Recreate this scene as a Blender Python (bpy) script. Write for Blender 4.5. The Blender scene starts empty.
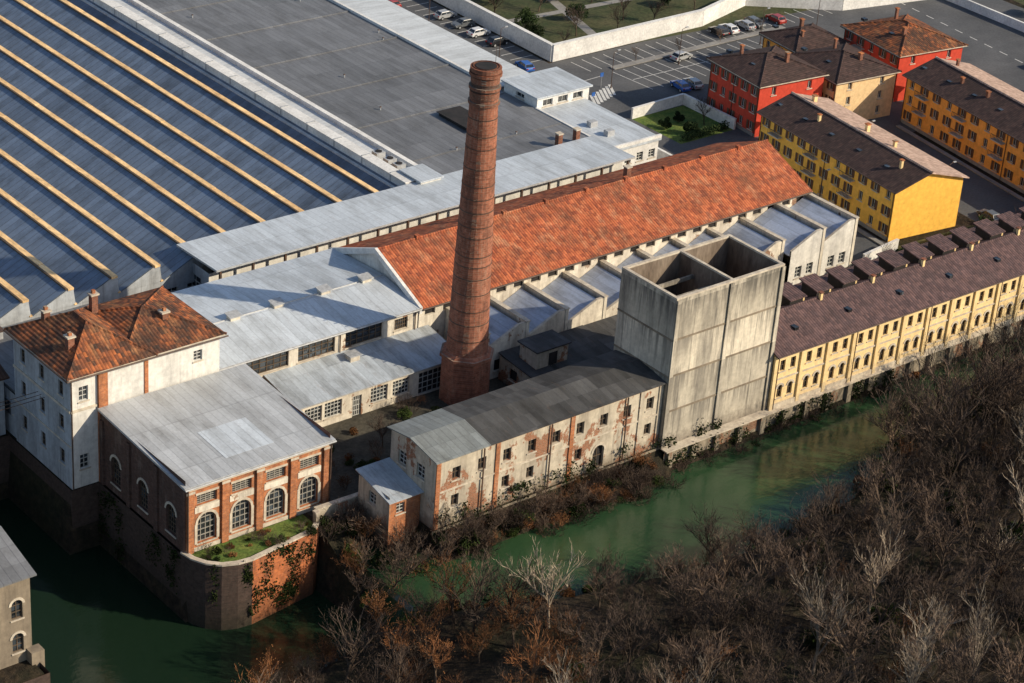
import bpy, math, random
from mathutils import Vector, Matrix, noise as mnoise
random.seed(7)
sc=bpy.context.scene
# ---------------------------------------------------------------- node helpers
class NB:
    def __init__(s,name):
        s.m=bpy.data.materials.new(name); s.m.use_nodes=True
        s.nt=s.m.node_tree; s.b=s.nt.nodes['Principled BSDF']
        s.p=None
    def n(s,t,**k):
        x=s.nt.nodes.new(t)
        for a,b in k.items(): setattr(x,a,b)
        return x
    def put(s,sock,v):
        if isinstance(v,bpy.types.NodeSocket): s.nt.links.new(v,sock)
        elif isinstance(v,(tuple,list)):
            sock.default_value=(*v,1) if len(v)==3 and sock.type=='RGBA' else v
        else: sock.default_value=v
    def pos(s):
        if not s.p: s.p=s.n('ShaderNodeNewGeometry').outputs['Position']
        return s.p
    def sep(s,v):
        x=s.n('ShaderNodeSeparateXYZ'); s.put(x.inputs[0],v); return x.outputs
    def comb(s,a,b,c=0.0):
        x=s.n('ShaderNodeCombineXYZ'); s.put(x.inputs[0],a); s.put(x.inputs[1],b); s.put(x.inputs[2],c); return x.outputs[0]
    def math(s,op,a,b=0.0,c=0.0):
        x=s.n('ShaderNodeMath',operation=op); s.put(x.inputs[0],a); s.put(x.inputs[1],b)
        if op in('MULTIPLY_ADD',): s.put(x.inputs[2],c)
        return x.outputs[0]
    def vscale(s,v,sx,sy,sz):
        x=s.n('ShaderNodeVectorMath',operation='MULTIPLY'); s.put(x.inputs[0],v); x.inputs[1].default_value=(sx,sy,sz); return x.outputs[0]
    def noise(s,v,scale,detail=4,rough=.6):
        x=s.n('ShaderNodeTexNoise'); s.put(x.inputs['Vector'],v); x.inputs['Scale'].default_value=scale
        x.inputs['Detail'].default_value=detail; x.inputs['Roughness'].default_value=rough; return x.outputs['Fac']
    def white(s,v):
        x=s.n('ShaderNodeTexWhiteNoise',noise_dimensions='3D'); s.put(x.inputs['Vector'],v); return x.outputs['Value']
    def ramp(s,f,stops):
        x=s.n('ShaderNodeValToRGB'); s.put(x.inputs[0],f); e=x.color_ramp.elements
        while len(e)<len(stops): e.new(.5)
        for i,(p,c) in enumerate(stops): e[i].position=p; e[i].color=(*c,1) if len(c)==3 else c
        return x.outputs[0]
    def mix(s,f,a,b,blend='MIX'):
        x=s.n('ShaderNodeMix',data_type='RGBA',blend_type=blend)
        s.put(x.inputs[0],f); s.put(x.inputs[6],a); s.put(x.inputs[7],b); return x.outputs[2]
    def step(s,f,lo,hi):
        x=s.n('ShaderNodeMapRange'); s.put(x.inputs[0],f); x.inputs[1].default_value=lo; x.inputs[2].default_value=hi
        return x.outputs[0]
    def val(s,f,lo,hi):
        return s.ramp(f,[(0.25,(lo,)*3),(0.75,(hi,)*3)])
    def bump(s,h,strength=.5,dist=.05):
        x=s.n('ShaderNodeBump'); s.put(x.inputs['Height'],h); x.inputs['Strength'].default_value=strength; x.inputs['Distance'].default_value=dist
        s.nt.links.new(x.outputs[0],s.b.inputs['Normal'])
    def out(s,col,rough=.85,spec=.3,metal=0.0):
        s.put(s.b.inputs['Base Color'],col); s.put(s.b.inputs['Roughness'],rough)
        s.b.inputs['Specular IOR Level'].default_value=spec; s.b.inputs['Metallic'].default_value=metal
        return s.m
def plain(name,c1,c2,scale=.4,rough=.85,fine=2.5,amp=.18,stretch=(1,1,1),spec=.3,bump=0):
    k=NB(name); v=k.vscale(k.pos(),*stretch)
    a=k.noise(v,scale,5); col=k.ramp(a,[(.35,c1),(.65,c2)])
    b=k.noise(v,fine,3); col=k.mix(1.0,col,k.val(b,1-amp,1+amp),'MULTIPLY')
    if bump: k.bump(b,.6,bump)
    return k.out(col,rough,spec)
def metalroof(name,c,axis='y',seam=1.0,plen=6.0,var=.1,dark=.55,rough=.5,stain=(.5,.48,.45),stamt=.25,seamw=.07,rust=0):
    k=NB(name); x,y,z=k.sep(k.pos())
    a,b=(x,y) if axis=='y' else (y,x)
    fa=k.math('DIVIDE',a,seam); fr=k.math('FRACT',fa)
    line=k.math('LESS_THAN',fr,seamw)
    w=k.white(k.comb(k.math('FLOOR',fa),k.math('FLOOR',k.math('DIVIDE',b,plen)),0.0))
    col=k.mix(1.0,c,k.ramp(w,[(0,(1-var,)*3),(1,(1+var,)*3)]),'MULTIPLY')
    w2=k.white(k.comb(k.math('FLOOR',k.math('DIVIDE',a,seam*6)),k.math('FLOOR',k.math('DIVIDE',b,plen*1.5)),5.0))
    col=k.mix(1.0,col,k.ramp(w2,[(0,(1-var*1.3,)*3),(1,(1+var*.8,)*3)]),'MULTIPLY')
    fb=k.math('LESS_THAN',k.math('FRACT',k.math('DIVIDE',b,plen)),.02)
    line=k.math('MAXIMUM',line,k.math('MULTIPLY',fb,.6))
    n=k.noise(k.vscale(k.pos(),*( (1,.25,1) if axis=='y' else (.25,1,1))),.5,6,.65)
    col=k.mix(k.math('MULTIPLY',k.step(n,.45,.72),stamt*2),col,k.mix(1.0,col,stain,'MULTIPLY'))
    if rust:
        r=k.noise(k.vscale(k.pos(),1,.2,1),1.1,6,.75); col=k.mix(k.math('MULTIPLY',k.step(r,.58,.72),rust),col,(.20,.11,.06))
    col=k.mix(k.math('MULTIPLY',line,1-dark),col,(.05,.05,.06))
    f=k.noise(k.pos(),3,3); col=k.mix(1.0,col,k.val(f,.88,1.1),'MULTIPLY')
    k.bump(line,.6,.04)
    return k.out(col,rough,.4)
def tileroof(name,ca,cb,cc,axis='x',moss=(.10,.085,.06),thr=(.5,.72),pale=None):
    k=NB(name); x,y,z=k.sep(k.pos())
    a,b=(x,y) if axis=='x' else (y,x)
    fa=k.math('DIVIDE',a,.42); fb=k.math('DIVIDE',b,.6)
    w=k.white(k.comb(k.math('FLOOR',fa),k.math('FLOOR',fb),0.0))
    col=k.ramp(w,[(0,ca),(.5,cb),(1,cc)])
    big=k.noise(k.pos(),.22,7,.75); col=k.mix(k.math('MULTIPLY',k.step(big,*thr),.8),col,moss)
    if pale:
        pn=k.noise(k.vscale(k.pos(),1.0,.35,1) if axis=='x' else k.pos(),.6,6,.75); col=k.mix(k.math('MULTIPLY',k.step(pn,.52,.68),.6),col,pale)
    m2=k.noise(k.pos(),1.1,5,.7); col=k.mix(1.0,col,k.val(m2,.62,1.3),'MULTIPLY')
    fr=k.math('FRACT',fa); g=k.math('ABSOLUTE',k.math('SUBTRACT',fr,.5))
    col=k.mix(k.math('MULTIPLY',k.step(g,.3,.5),.5),col,(.03,.015,.01))
    k.bump(k.math('SUBTRACT',1.0,g),.8,.12)
    return k.out(col,.9,.15)
def brick(name,c1,c2,mort,bw=.5,bh=.16,dirt=(.07,.05,.04),dirtamt=.6,pale=None,base=None):
    k=NB(name); x,y,z=k.sep(k.pos()); u=k.math('ADD',x,y)
    t=k.n('ShaderNodeTexBrick'); k.put(t.inputs['Vector'],k.comb(u,z,0.0))
    t.inputs['Scale'].default_value=1; t.inputs['Brick Width'].default_value=bw; t.inputs['Row Height'].default_value=bh
    t.inputs['Mortar Size'].default_value=.015; t.inputs['Color1'].default_value=(*c1,1); t.inputs['Color2'].default_value=(*c2,1); t.inputs['Mortar'].default_value=(*mort,1)
    n=k.noise(k.vscale(k.pos(),1,1,.35),.5,7,.7)
    col=k.mix(k.math('MULTIPLY',k.step(n,.45,.7),dirtamt),t.outputs['Color'],dirt)
    if pale:
        p=k.noise(k.vscale(k.pos(),1,1,.25),.8,7,.75); col=k.mix(k.math('MULTIPLY',k.step(p,.54,.68),.6),col,pale)
    f=k.noise(k.pos(),2.2,4); col=k.mix(1.0,col,k.val(f,.7,1.3),'MULTIPLY')
    if base:
        zz=k.math('ADD',z,k.math('MULTIPLY',n,3.0)); col=k.mix(k.math('MULTIPLY',k.step(zz,base[1],base[0]),.85),col,(.03,.03,.02))
    k.bump(f,.5,.05)
    return k.out(col,.92,.15)
def plaster(name,c,stain,brickc=None,amt=.5,bthr=.56,scale=.45,streak=.5,base=None,bands=None,top=None):
    k=NB(name); v=k.vscale(k.pos(),1,1,.22)
    n=k.noise(v,scale,7,.68)
    col=k.mix(k.math('MULTIPLY',k.step(n,.42,.7),amt),c,stain)
    s2=k.noise(k.vscale(k.pos(),1,1,.06),1.6,5,.7); col=k.mix(k.math('MULTIPLY',k.step(s2,.52,.72),streak),col,stain)
    f=k.noise(k.pos(),1.3,6,.7); col=k.mix(1.0,col,k.val(f,.76,1.18),'MULTIPLY')
    z=k.sep(k.pos())[2]
    if bands:
        q=k.math('DIVIDE',z,bands); w=k.white(k.comb(k.math('FLOOR',q),3.0,0.0)); col=k.mix(1.0,col,k.ramp(w,[(0,(.74,)*3),(1,(1.08,)*3)]),'MULTIPLY')
        fr=k.math('FRACT',q); r=k.math('MULTIPLY',k.step(fr,.3,1.0),k.step(k.noise(k.vscale(k.pos(),1,1,.03),1.8,4,.7),.44,.58)); col=k.mix(k.math('MULTIPLY',r,.85),col,stain)
    if top:
        r=k.math('MULTIPLY',k.step(z,top-5,top),k.step(k.noise(k.vscale(k.pos(),1,1,.1),1.2,5,.7),.38,.6)); col=k.mix(k.math('MULTIPLY',r,.8),col,(.09,.085,.075))
    if base:
        zz=k.math('ADD',z,k.math('MULTIPLY',f,2.5)); col=k.mix(k.math('MULTIPLY',k.step(zz,3.2,1.2),.75),col,base)
    if brickc:
        x,y,z=k.sep(k.pos()); u=k.math('ADD',x,y)
        t=k.n('ShaderNodeTexBrick'); k.put(t.inputs['Vector'],k.comb(u,z,0.0)); t.inputs['Scale'].default_value=1
        t.inputs['Brick Width'].default_value=.5; t.inputs['Row Height'].default_value=.17; t.inputs['Mortar Size'].default_value=.02
        t.inputs['Color1'].default_value=(*brickc,1); t.inputs['Color2'].default_value=(*[q*.6 for q in brickc],1); t.inputs['Mortar'].default_value=(.3,.26,.2,1)
        b=k.noise(k.vscale(k.pos(),1,1,.7),.33,8,.7)
        col=k.mix(k.step(b,bthr,bthr+.025),col,t.outputs['Color'])
    k.bump(f,.4,.04)
    return k.out(col,.92,.15)
MT={}
MT['roof_white']=metalroof('pale_metal_roofing',(.55,.60,.65),'y',1.1,9,.06,.75,.45,stamt=.35,rust=.25)
MT['roof_white_x']=metalroof('pale_metal_roofing_b',(.60,.63,.65),'x',1.1,7,.05,.8,.45,stamt=.25)
MT['roof_hall']=metalroof('hall_metal_roofing',(.44,.46,.48),'y',1.0,8.5,.08,.7,.5,stamt=.4,rust=.2)
MT['roof_saw']=metalroof('shed_metal_roofing',(.18,.235,.32),'x',1.25,400,.12,.5,.5,stamt=.4,seamw=.1)  # blue of the shaded slopes is put into this colour
MT['roof_dark']=metalroof('dark_sheet_roofing',(.175,.182,.195),'y',1.0,5.0,.12,.55,.6,stamt=.35)
MT['roof_low']=metalroof('lean_to_roofing',(.44,.49,.54),'y',1.0,7,.1,.75,.5,stamt=.5,rust=.4)
MT['roof_fibre']=metalroof('fibre_cement_roofing',(.065,.065,.065),'y',.9,2.4,.25,.6,.85,stamt=.5,rust=.2)
MT['roof_fibre_l']=metalroof('fibre_cement_roofing_lit',(.21,.23,.23),'y',.9,2.4,.14,.6,.8,stamt=.4)  # lit copy of the fibre roofing, for the span outside the tower shadow
MT['roof_shade_blue']=metalroof('shade_blue_roofing',(.44,.50,.62),'y',1.4,9,.08,.8,.5,stamt=.5,rust=.3)  # slope shade painted in as a blue base colour
MT['tile_red']=tileroof('terracotta_tiles',(.56,.17,.075),(.44,.12,.055),(.26,.075,.045),'x',moss=(.17,.08,.05),thr=(.46,.66),pale=(.58,.30,.17))
MT['tile_old']=tileroof('old_terracotta_tiles',(.54,.17,.06),(.26,.09,.045),(.10,.055,.04),'x',moss=(.055,.042,.035),thr=(.40,.57),pale=(.58,.27,.12))
MT['tile_brown']=tileroof('brown_tiles',(.10,.062,.055),(.075,.05,.045),(.055,.038,.036),'y',moss=(.06,.045,.04))
MT['tile_row']=tileroof('mauve_brown_tiles',(.17,.105,.10),(.125,.08,.08),(.09,.062,.065),'x',moss=(.08,.06,.06))
MT['tile_sunlit']=tileroof('sunlit_pink_tiles',(.62,.45,.36),(.54,.38,.30),(.45,.31,.25),'y',moss=(.38,.27,.21))  # sunlit far slope painted as a paler tile
MT['brick_red']=brick('red_brick',(.30,.105,.06),(.20,.075,.045),(.25,.2,.16))
MT['brick_orange']=brick('orange_brick',(.52,.175,.06),(.35,.11,.045),(.36,.26,.18),dirtamt=.6,pale=(.5,.36,.24))
MT['brick_quay']=brick('quay_brick',(.58,.17,.05),(.40,.11,.04),(.32,.2,.13),dirtamt=.85,base=(-8.0,-3.6))
MT['brick_dark']=brick('dark_brick',(.13,.068,.05),(.09,.05,.04),(.12,.1,.09),dirtamt=.6,pale=(.2,.16,.13))
MT['brick_quay_shade']=brick('shaded_quay_brick',(.085,.055,.045),(.06,.042,.036),(.07,.06,.05),dirtamt=.7,base=(-8.0,-3.0))  # shaded copy of the quay brick, the shade is in its colour
MT['chimney_brick']=brick('chimney_brickwork',(.37,.14,.085),(.24,.09,.055),(.30,.2,.15),bw=.6,bh=.3,dirtamt=.8,dirt=(.10,.055,.042),pale=(.40,.24,.17))
MT['pl_white']=plaster('white_plaster',(.72,.70,.65),(.34,.33,.32),amt=.6)
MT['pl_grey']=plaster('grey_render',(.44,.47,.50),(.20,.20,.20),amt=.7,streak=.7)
MT['pl_derelict']=plaster('derelict_plaster',(.58,.51,.40),(.22,.185,.15),(.36,.135,.065),.7,.545,streak=.65,base=(.12,.09,.06))
MT['pl_shed']=plaster('weathered_limewash',(.74,.68,.57),(.28,.235,.19),(.34,.17,.1),.7,.60,streak=.65)
MT['concrete']=plaster('raw_concrete',(.68,.61,.49),(.17,.155,.135),None,.8,scale=.22,streak=.9,base=(.14,.12,.10),bands=5.03,top=20.6)
MT['quay']=plaster('stained_quay_render',(.34,.29,.22),(.09,.08,.06),(.25,.11,.06),.8,.55,streak=.8)
MT['stone_dim']=plaster('brown_stone',(.28,.23,.17),(.12,.1,.08),None,.7)
MT['pl_cream']=plaster('cream_render',(.88,.66,.34),(.60,.43,.22),None,.4,streak=.35,base=(.46,.38,.27))
MT['pl_yellow']=plaster('yellow_render',(.95,.54,.10),(.80,.43,.09),None,.3,streak=.2)
MT['pl_orange']=plaster('orange_render',(.93,.42,.09),(.78,.33,.075),None,.3,streak=.2)
MT['pl_pale']=plaster('pale_ochre_render',(.80,.58,.32),(.6,.43,.24),None,.3,streak=.2)
MT['pl_redh']=plaster('red_render',(.58,.075,.045),(.44,.06,.04),None,.3,streak=.2)
MT['white']=plain('white_painted_masonry',(.78,.77,.74),(.60,.59,.57),.3)
MT['trim']=plain('cream_stone_trim',(.62,.55,.44),(.42,.36,.29),.8)
MT['cap']=plain('sunlit_ochre_capping',(.92,.64,.33),(.66,.42,.20),.35,stretch=(1,.3,1),amp=.35)  # sunlight on the sawtooth strips is put into this warm tone
MT['dark']=plain('dark_interior',(.02,.02,.02),(.035,.03,.03),.6)
MT['brown_in']=plain('shaded_inner_wall',(.11,.08,.06),(.24,.19,.145),.35,stretch=(1,1,.3),amp=.3)  # shadow inside the tower is painted in as dark brown
MT['asphalt']=plain('asphalt',(.075,.078,.084),(.115,.117,.122),.12,.9,amp=.2)
MT['pave']=plain('paving',(.22,.21,.20),(.3,.29,.27),.3)
MT['yard']=plain('yard_dirt',(.035,.034,.028),(.09,.08,.06),.25,.95,amp=.4)
MT['grass']=plain('grass',(.035,.05,.018),(.085,.08,.038),.2,.95,1.5,.45,bump=.1)
MT['lawn']=plain('sunny_grass',(.05,.11,.02),(.15,.18,.04),.5,.95,3,.5,bump=.1)
MT['paint']=plain('road_paint',(.7,.7,.68),(.5,.5,.48),2)
MT['iron']=plain('rusty_iron',(.07,.05,.04),(.12,.07,.05),2,.6)
MT['pipe']=plain('galvanised_metal',(.45,.46,.47),(.32,.33,.34),2,.4)
MT['frame']=plain('pale_window_frame',(.5,.5,.47),(.4,.4,.38),2,.6)
MT['frame_m']=plain('weathered_iron_frame',(.24,.23,.20),(.32,.30,.26),2,.6)
MT['frame_d']=plain('dark_window_frame',(.09,.07,.05),(.13,.09,.06),2,.6)
MT['shutter']=plain('brown_shutter',(.10,.05,.03),(.14,.07,.04),2,.6)
def glassm(name,c,r=.12):
    k=NB(name); n=k.white(k.comb(k.math('FLOOR',k.math('DIVIDE',k.math('ADD',k.sep(k.pos())[0],k.sep(k.pos())[1]),.7)),k.math('FLOOR',k.math('DIVIDE',k.sep(k.pos())[2],.6)),0.0))
    return k.out(k.mix(1.0,c,k.ramp(n,[(0,(.4,.4,.4)),(.8,(1,1,1)),(1,(2.6,2.7,2.8))]),'MULTIPLY'),r,.6)
MT['glass']=glassm('window_glass',(.03,.036,.042)); MT['glass_l']=glassm('dusty_window_glass',(.10,.12,.14),.3)
# ---------------------------------------------------------------- object groups
class G:
    def __init__(s,name,ang=0,org=(0,0,0)):
        s.name=name; s.parts={}; s.c=math.cos(ang); s.s=math.sin(ang); s.o=org
    def t(s,p): return (s.o[0]+p[0]*s.c-p[1]*s.s, s.o[1]+p[0]*s.s+p[1]*s.c, s.o[2]+p[2])
    def poly(s,part,mat,pts,faces=None):
        v,f=s.parts.setdefault((part,mat),([],[])); b=len(v); v.extend(s.t(p) for p in pts)
        if faces is None: f.append(tuple(range(b,b+len(pts))))
        else: f.extend(tuple(b+i for i in q) for q in faces)
    def box(s,part,mat,x0,y0,z0,x1,y1,z1):
        p=[(x,y,z) for z in(z0,z1) for x,y in((x0,y0),(x1,y0),(x1,y1),(x0,y1))]
        s.poly(part,mat,p,[(3,2,1,0),(4,5,6,7),(0,1,5,4),(1,2,6,5),(2,3,7,6),(3,0,4,7)])
    def slab(s,part,mat,pts,t=.2,res=0,wob=0,edge=None):
        n=len(pts); lo=[(p[0],p[1],p[2]-t) for p in pts]
        if res and n==4:
            A,B,C,D=[Vector(p) for p in pts]; nu=max(1,int((B-A).length/res)); nv=max(1,int((D-A).length/res))
            P=[];F=[]
            for j in range(nv+1):
                for i in range(nu+1):
                    u=i/nu;v=j/nv; q=(A*(1-u)+B*u)*(1-v)+(D*(1-u)+C*u)*v
                    w=0 if i in(0,nu) or j in(0,nv) else wob*(mnoise.noise(Vector((q.x*.25,q.y*.25,3)))+.5*mnoise.noise(Vector((q.x*.9,q.y*.9,9))))
                    P.append((q.x,q.y,q.z+w))
            for j in range(nv):
                for i in range(nu): a=j*(nu+1)+i; F.append((a,a+1,a+nu+2,a+nu+1))
            s.poly(part,mat,P,F)
        else: s.poly(part,mat,pts)
        em=edge or mat
        s.poly(part if not edge else part+'_edge',em,list(pts)+lo,[tuple(range(2*n-1,n-1,-1))]+[(i,n+i,n+(i+1)%n,(i+1)%n) for i in range(n)])
    def cyl(s,part,mat,x,y,z0,z1,r0,r1,n=12,cap=True):
        p=[];f=[]
        for z,r in((z0,r0),(z1,r1)):
            for i in range(n): a=2*math.pi*(i+.5)/n; p.append((x+r*math.cos(a),y+r*math.sin(a),z))
        for i in range(n): f.append((i,(i+1)%n,n+(i+1)%n,n+i))
        if cap: f.append(tuple(range(n,2*n)))
        s.poly(part,mat,p,f)
    def tube(s,part,mat,a,b,r,n=5):
        a=Vector(a);b=Vector(b);d=(b-a).normalized(); u=d.orthogonal().normalized(); w=d.cross(u)
        p=[tuple(q+u*r*math.cos(2*math.pi*i/n)+w*r*math.sin(2*math.pi*i/n)) for q in(a,b) for i in range(n)]
        s.poly(part,mat,p,[(i,(i+1)%n,n+(i+1)%n,n+i) for i in range(n)])
    def facade(s,p0,p1,z0,z1,ops=(),mat='pl_white',depth=.3,glass='glass',frame='frame',mull=(2,3),part='walls',sill=True):
        L=math.hypot(p1[0]-p0[0],p1[1]-p0[1]); d=((p1[0]-p0[0])/L,(p1[1]-p0[1])/L); n=(d[1],-d[0])
        Q=lambda u,v,o=0:(p0[0]+d[0]*u+n[0]*o,p0[1]+d[1]*u+n[1]*o,v)
        us=sorted({0,L,*[o[0] for o in ops],*[o[2] for o in ops]}); vs=sorted({z0,z1,*[o[1] for o in ops],*[o[3] for o in ops]})
        for i in range(len(us)-1):
            for j in range(len(vs)-1):
                cu=(us[i]+us[i+1])/2; cv=(vs[j]+vs[j+1])/2
                if any(o[0]<cu<o[2] and o[1]<cv<o[3] for o in ops): continue
                s.poly(part,mat,[Q(us[i],vs[j]),Q(us[i+1],vs[j]),Q(us[i+1],vs[j+1]),Q(us[i],vs[j+1])])
        def bar(prt,m,u0,v0,u1,v1,o0,o1):
            P=[Q(u,v,o) for o in(o0,o1) for u,v in((u0,v0),(u1,v0),(u1,v1),(u0,v1))]
            s.poly(prt,m,P,[(0,1,2,3),(4,5,6,7),(0,1,5,4),(1,2,6,5),(2,3,7,6),(3,0,4,7)])
        for o in ops:
            u0,v0,u1,v1=o[:4]; arch=len(o)>4 and o[4]
            g=glass if not(len(o)>5) else o[5]
            a=[Q(u0,v0),Q(u1,v0),Q(u1,v1),Q(u0,v1)]; b=[Q(u0,v0,-depth),Q(u1,v0,-depth),Q(u1,v1,-depth),Q(u0,v1,-depth)]
            s.poly(part,mat,a+b,[(0,1,5,4),(1,2,6,5),(2,3,7,6),(3,0,4,7)])
            s.poly('panes',g,b)
            if arch:
                r=(u1-u0)/2; h=min(arch,r); uc=(u0+u1)/2; N=8
                pts=[(uc-r*math.cos(math.pi*k/N), v1-h+h*math.sin(math.pi*k/N)) for k in range(N+1)]
                for k in range(N):
                    (ua,va),(ub,vb)=pts[k],pts[k+1]
                    s.poly(part,mat,[Q(ua,va),Q(ub,vb),Q(ub,v1+.001),Q(ua,v1+.001)])
                    s.poly(part,mat,[Q(ua,va),Q(ub,vb),Q(ub,vb,-depth),Q(ua,va,-depth)])
                for k in range(N):
                    (ua,va),(ub,vb)=pts[k],pts[k+1]; w=1+.3/r
                    oa=(uc+(ua-uc)*w, v1-h+(va-v1+h)*w+.0); ob=(uc+(ub-uc)*w, v1-h+(vb-v1+h)*w)
                    P=[Q(ua,va,.07),Q(ub,vb,.07),Q(*ob,.07),Q(*oa,.07)]
                    s.poly('arch_trim','trim',P); s.poly('arch_trim','trim',[Q(*oa,.07),Q(*ob,.07),Q(*ob,0),Q(*oa,0)])
            if frame:
                mx,my=mull; t=.045
                for i in range(0,mx+1):
                    u=u0+(u1-u0)*i/mx; u=min(max(u,u0+t),u1-t); bar('window_frames',frame,u-t,v0,u+t,v1,-depth+.08,-depth+.01)
                for j in range(0,my+1):
                    v=v0+(v1-v0)*j/my; v=min(max(v,v0+t),v1-t); bar('window_frames',frame,u0,v-t,u1,v+t,-depth+.085,-depth+.012)
            if sill: bar('sills','trim',u0-.15,v0-.15,u1+.15,v0-.003,-.05,.12)
        return bar
    def done(s):
        e=bpy.data.objects.new(s.name,None); sc.collection.objects.link(e); e.empty_display_size=.5
        e.location=s.o
        for (part,mat),(v,f) in s.parts.items():
            me=bpy.data.meshes.new(part); me.from_pydata([(a-s.o[0],b-s.o[1],c-s.o[2]) for a,b,c in v],[],f); me.materials.append(MT[mat]); me.update()
            o=bpy.data.objects.new(part,me); o.parent=e; sc.collection.objects.link(o)
        return e
def grid(L,n,w,z,h,m=None,arch=0):
    m=L/n/2 if m is None else m
    out=[]
    for i in range(n):
        c=m+(L-2*m)*(i/(n-1) if n>1 else .5); out.append((c-w/2,z,c+w/2,z+h,arch))
    return out
def sheet(name,mat,pts,z=.004):
    me=bpy.data.meshes.new(name); me.from_pydata([(x,y,z) for x,y in pts],[],[tuple(range(len(pts)))]); me.materials.append(MT[mat])
    o=bpy.data.objects.new(name,me); sc.collection.objects.link(o); return o
def rect(x0,y0,x1,y1): return [(x0,y0),(x1,y0),(x1,y1),(x0,y1)]
# ---------------------------------------------------------------- terrain
def lerpt(x,T):
    if x<=T[0][0]: return T[0][1]
    for (a,b),(c,d) in zip(T,T[1:]):
        if x<=c: return b+(d-b)*(x-a)/(c-a)
    return T[-1][1]
def ss(a,b,x):
    t=min(1,max(0,(x-a)/(b-a))); return t*t*(3-2*t)
FB=[(-400,-120),(-110,-64),(-90,-50),(-80,-41),(-68,-36),(-56,-35),(-46,-39),(-32,-44.5),(-18,-48.5),(0,-50),(14,-48),(24,-43.5),(36,-39.5),(60,-38.5),(400,-38)]
def WL(x): return -8.5+5.7*ss(-47.5,-45.5,x)
def nearb(x):
    if x<-84.4: return -27.5
    if x<-67.3: return 13.5
    if x<-63.3: return -1.6
    if x<-47.4: return -22.5 if x>-61 else -20.5
    if x<-37.2: return -22.6
    return -31.4
def fb(x): return lerpt(x,FB)
def H(x,y):
    f=fb(x); nb=nearb(x); wl=WL(x); fl=-7+5.7*ss(-60,-44,x); n=mnoise.noise(Vector((x*.12,y*.12,1)))*.5
    if y>=nb: return 0.0 if x>-84.4 else -3.0
    far=wl-2+ (fl+n-(wl-2))*ss(0,4,f-y)
    if x>-47.4:
        near=-.6-(nb-y)*(.85 if x>-37.2 else .5)+n*.5
        if x>-2: near=-1.3-(nb-y)*.9+n*.3
        near=max(near,wl-2)
    else: near=wl-2
    return max(far,near)
def axis(a,b,fine):
    r=[q for q in[-4000,-1500,-600,-300,-180] if q<a-5]
    q=a
    while q<=b: r.append(q); q+=fine
    return r+[w for w in(180,300,600,1500,4000) if w>b+5]
xs=axis(-110,130,1.0); ys=axis(-125,30,1.0)
V=[(x,y,H(x,y)) for y in ys for x in xs]; nx=len(xs)
F=[(j*nx+i,j*nx+i+1,(j+1)*nx+i+1,(j+1)*nx+i) for j in range(len(ys)-1) for i in range(nx-1)]
k=NB('ground_soil'); n=k.noise(k.pos(),.09,6,.65); n2=k.noise(k.pos(),.9,6,.7)
col=k.ramp(n2,[(.3,(.016,.014,.012)),(.5,(.038,.030,.022)),(.7,(.08,.056,.036))])
col=k.mix(k.math('MULTIPLY',k.step(n,.46,.62),.5),col,(.025,.032,.016)); k.bump(n2,1.0,.4)
MT['soil']=k.out(col,.95,.1)
me=bpy.data.meshes.new('ground'); me.from_pydata(V,[],F); me.materials.append(MT['soil'])
o=bpy.data.objects.new('ground',me); sc.collection.objects.link(o)
k=NB('river_water'); v=k.vscale(k.pos(),.6,1.3,1); n=k.noise(v,.9,4,.6); big=k.noise(k.pos(),.05,3)
col=k.ramp(big,[(.35,(.017,.048,.022)),(.65,(.030,.070,.030))]); k.bump(n,.3,.1)
x,y,z=k.sep(k.pos()); col=k.mix(k.step(x,-40,-55),col,(.009,.022,.012))  # hall's shadow over the canal end painted into the water colour
MT['water']=k.out(col,.12,.38)
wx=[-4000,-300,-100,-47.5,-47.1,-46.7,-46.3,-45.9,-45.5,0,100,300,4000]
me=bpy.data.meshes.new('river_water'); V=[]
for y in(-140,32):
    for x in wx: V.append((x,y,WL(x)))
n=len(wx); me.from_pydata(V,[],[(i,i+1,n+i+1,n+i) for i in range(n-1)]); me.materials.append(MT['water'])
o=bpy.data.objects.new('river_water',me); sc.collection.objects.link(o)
# ---------------------------------------------------------------- quay / retaining walls
g=G('quay_wall')
PR=[(-63.7,-19.6),(-63.4,-21.4),(-62.6,-23.0),(-61.3,-24.3),(-59.6,-25.0),(-57.8,-25.2),(-48.6,-24.0),(-47.2,-22.9),(-47.2,-22.2),(-37.2,-22.4)]
for i,(a,b) in enumerate(zip(PR,PR[1:])):
    m='brick_quay_shade' if i<5 else 'brick_quay'
    if i>=7: m='pl_derelict'
    d=Vector((b[0]-a[0],b[1]-a[1])).normalized(); nn=(d.y*.45,-d.x*.45)
    zb=-9.5 if i<8 else -4
    o4=[(a[0],a[1]),(b[0],b[1]),(b[0]-nn[0],b[1]-nn[1]),(a[0]-nn[0],a[1]-nn[1])]
    top=.15+i*.004 if i<7 else 1.5
    g.poly('masonry',m,[(x,y,z) for z in(zb,top) for x,y in o4],[(0,1,5,4),(1,2,6,5),(2,3,7,6),(3,0,4,7),(4,5,6,7)])
    g.poly('coping','trim',[(x,y,z) for z in(top+.002,top+.2) for x,y in [(a[0]+nn[0]*.2,a[1]+nn[1]*.2),(b[0]+nn[0]*.2,b[1]+nn[1]*.2),(b[0]-nn[0]*1.2,b[1]-nn[1]*1.2),(a[0]-nn[0]*1.2,a[1]-nn[1]*1.2)]],[(0,1,5,4),(1,2,6,5),(2,3,7,6),(3,0,4,7),(4,5,6,7)])
g.facade((-67.2,13.6),(-67.2,-1.5),-9.5,0,[],'brick_quay_shade'); g.facade((-67.2,-1.5),(-63.6,-1.5),-9.5,0,[],'brick_quay_shade'); g.facade((-63.6,-1.5),(-63.6,-19.9),-9.5,0,[],'brick_quay_shade')
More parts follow.
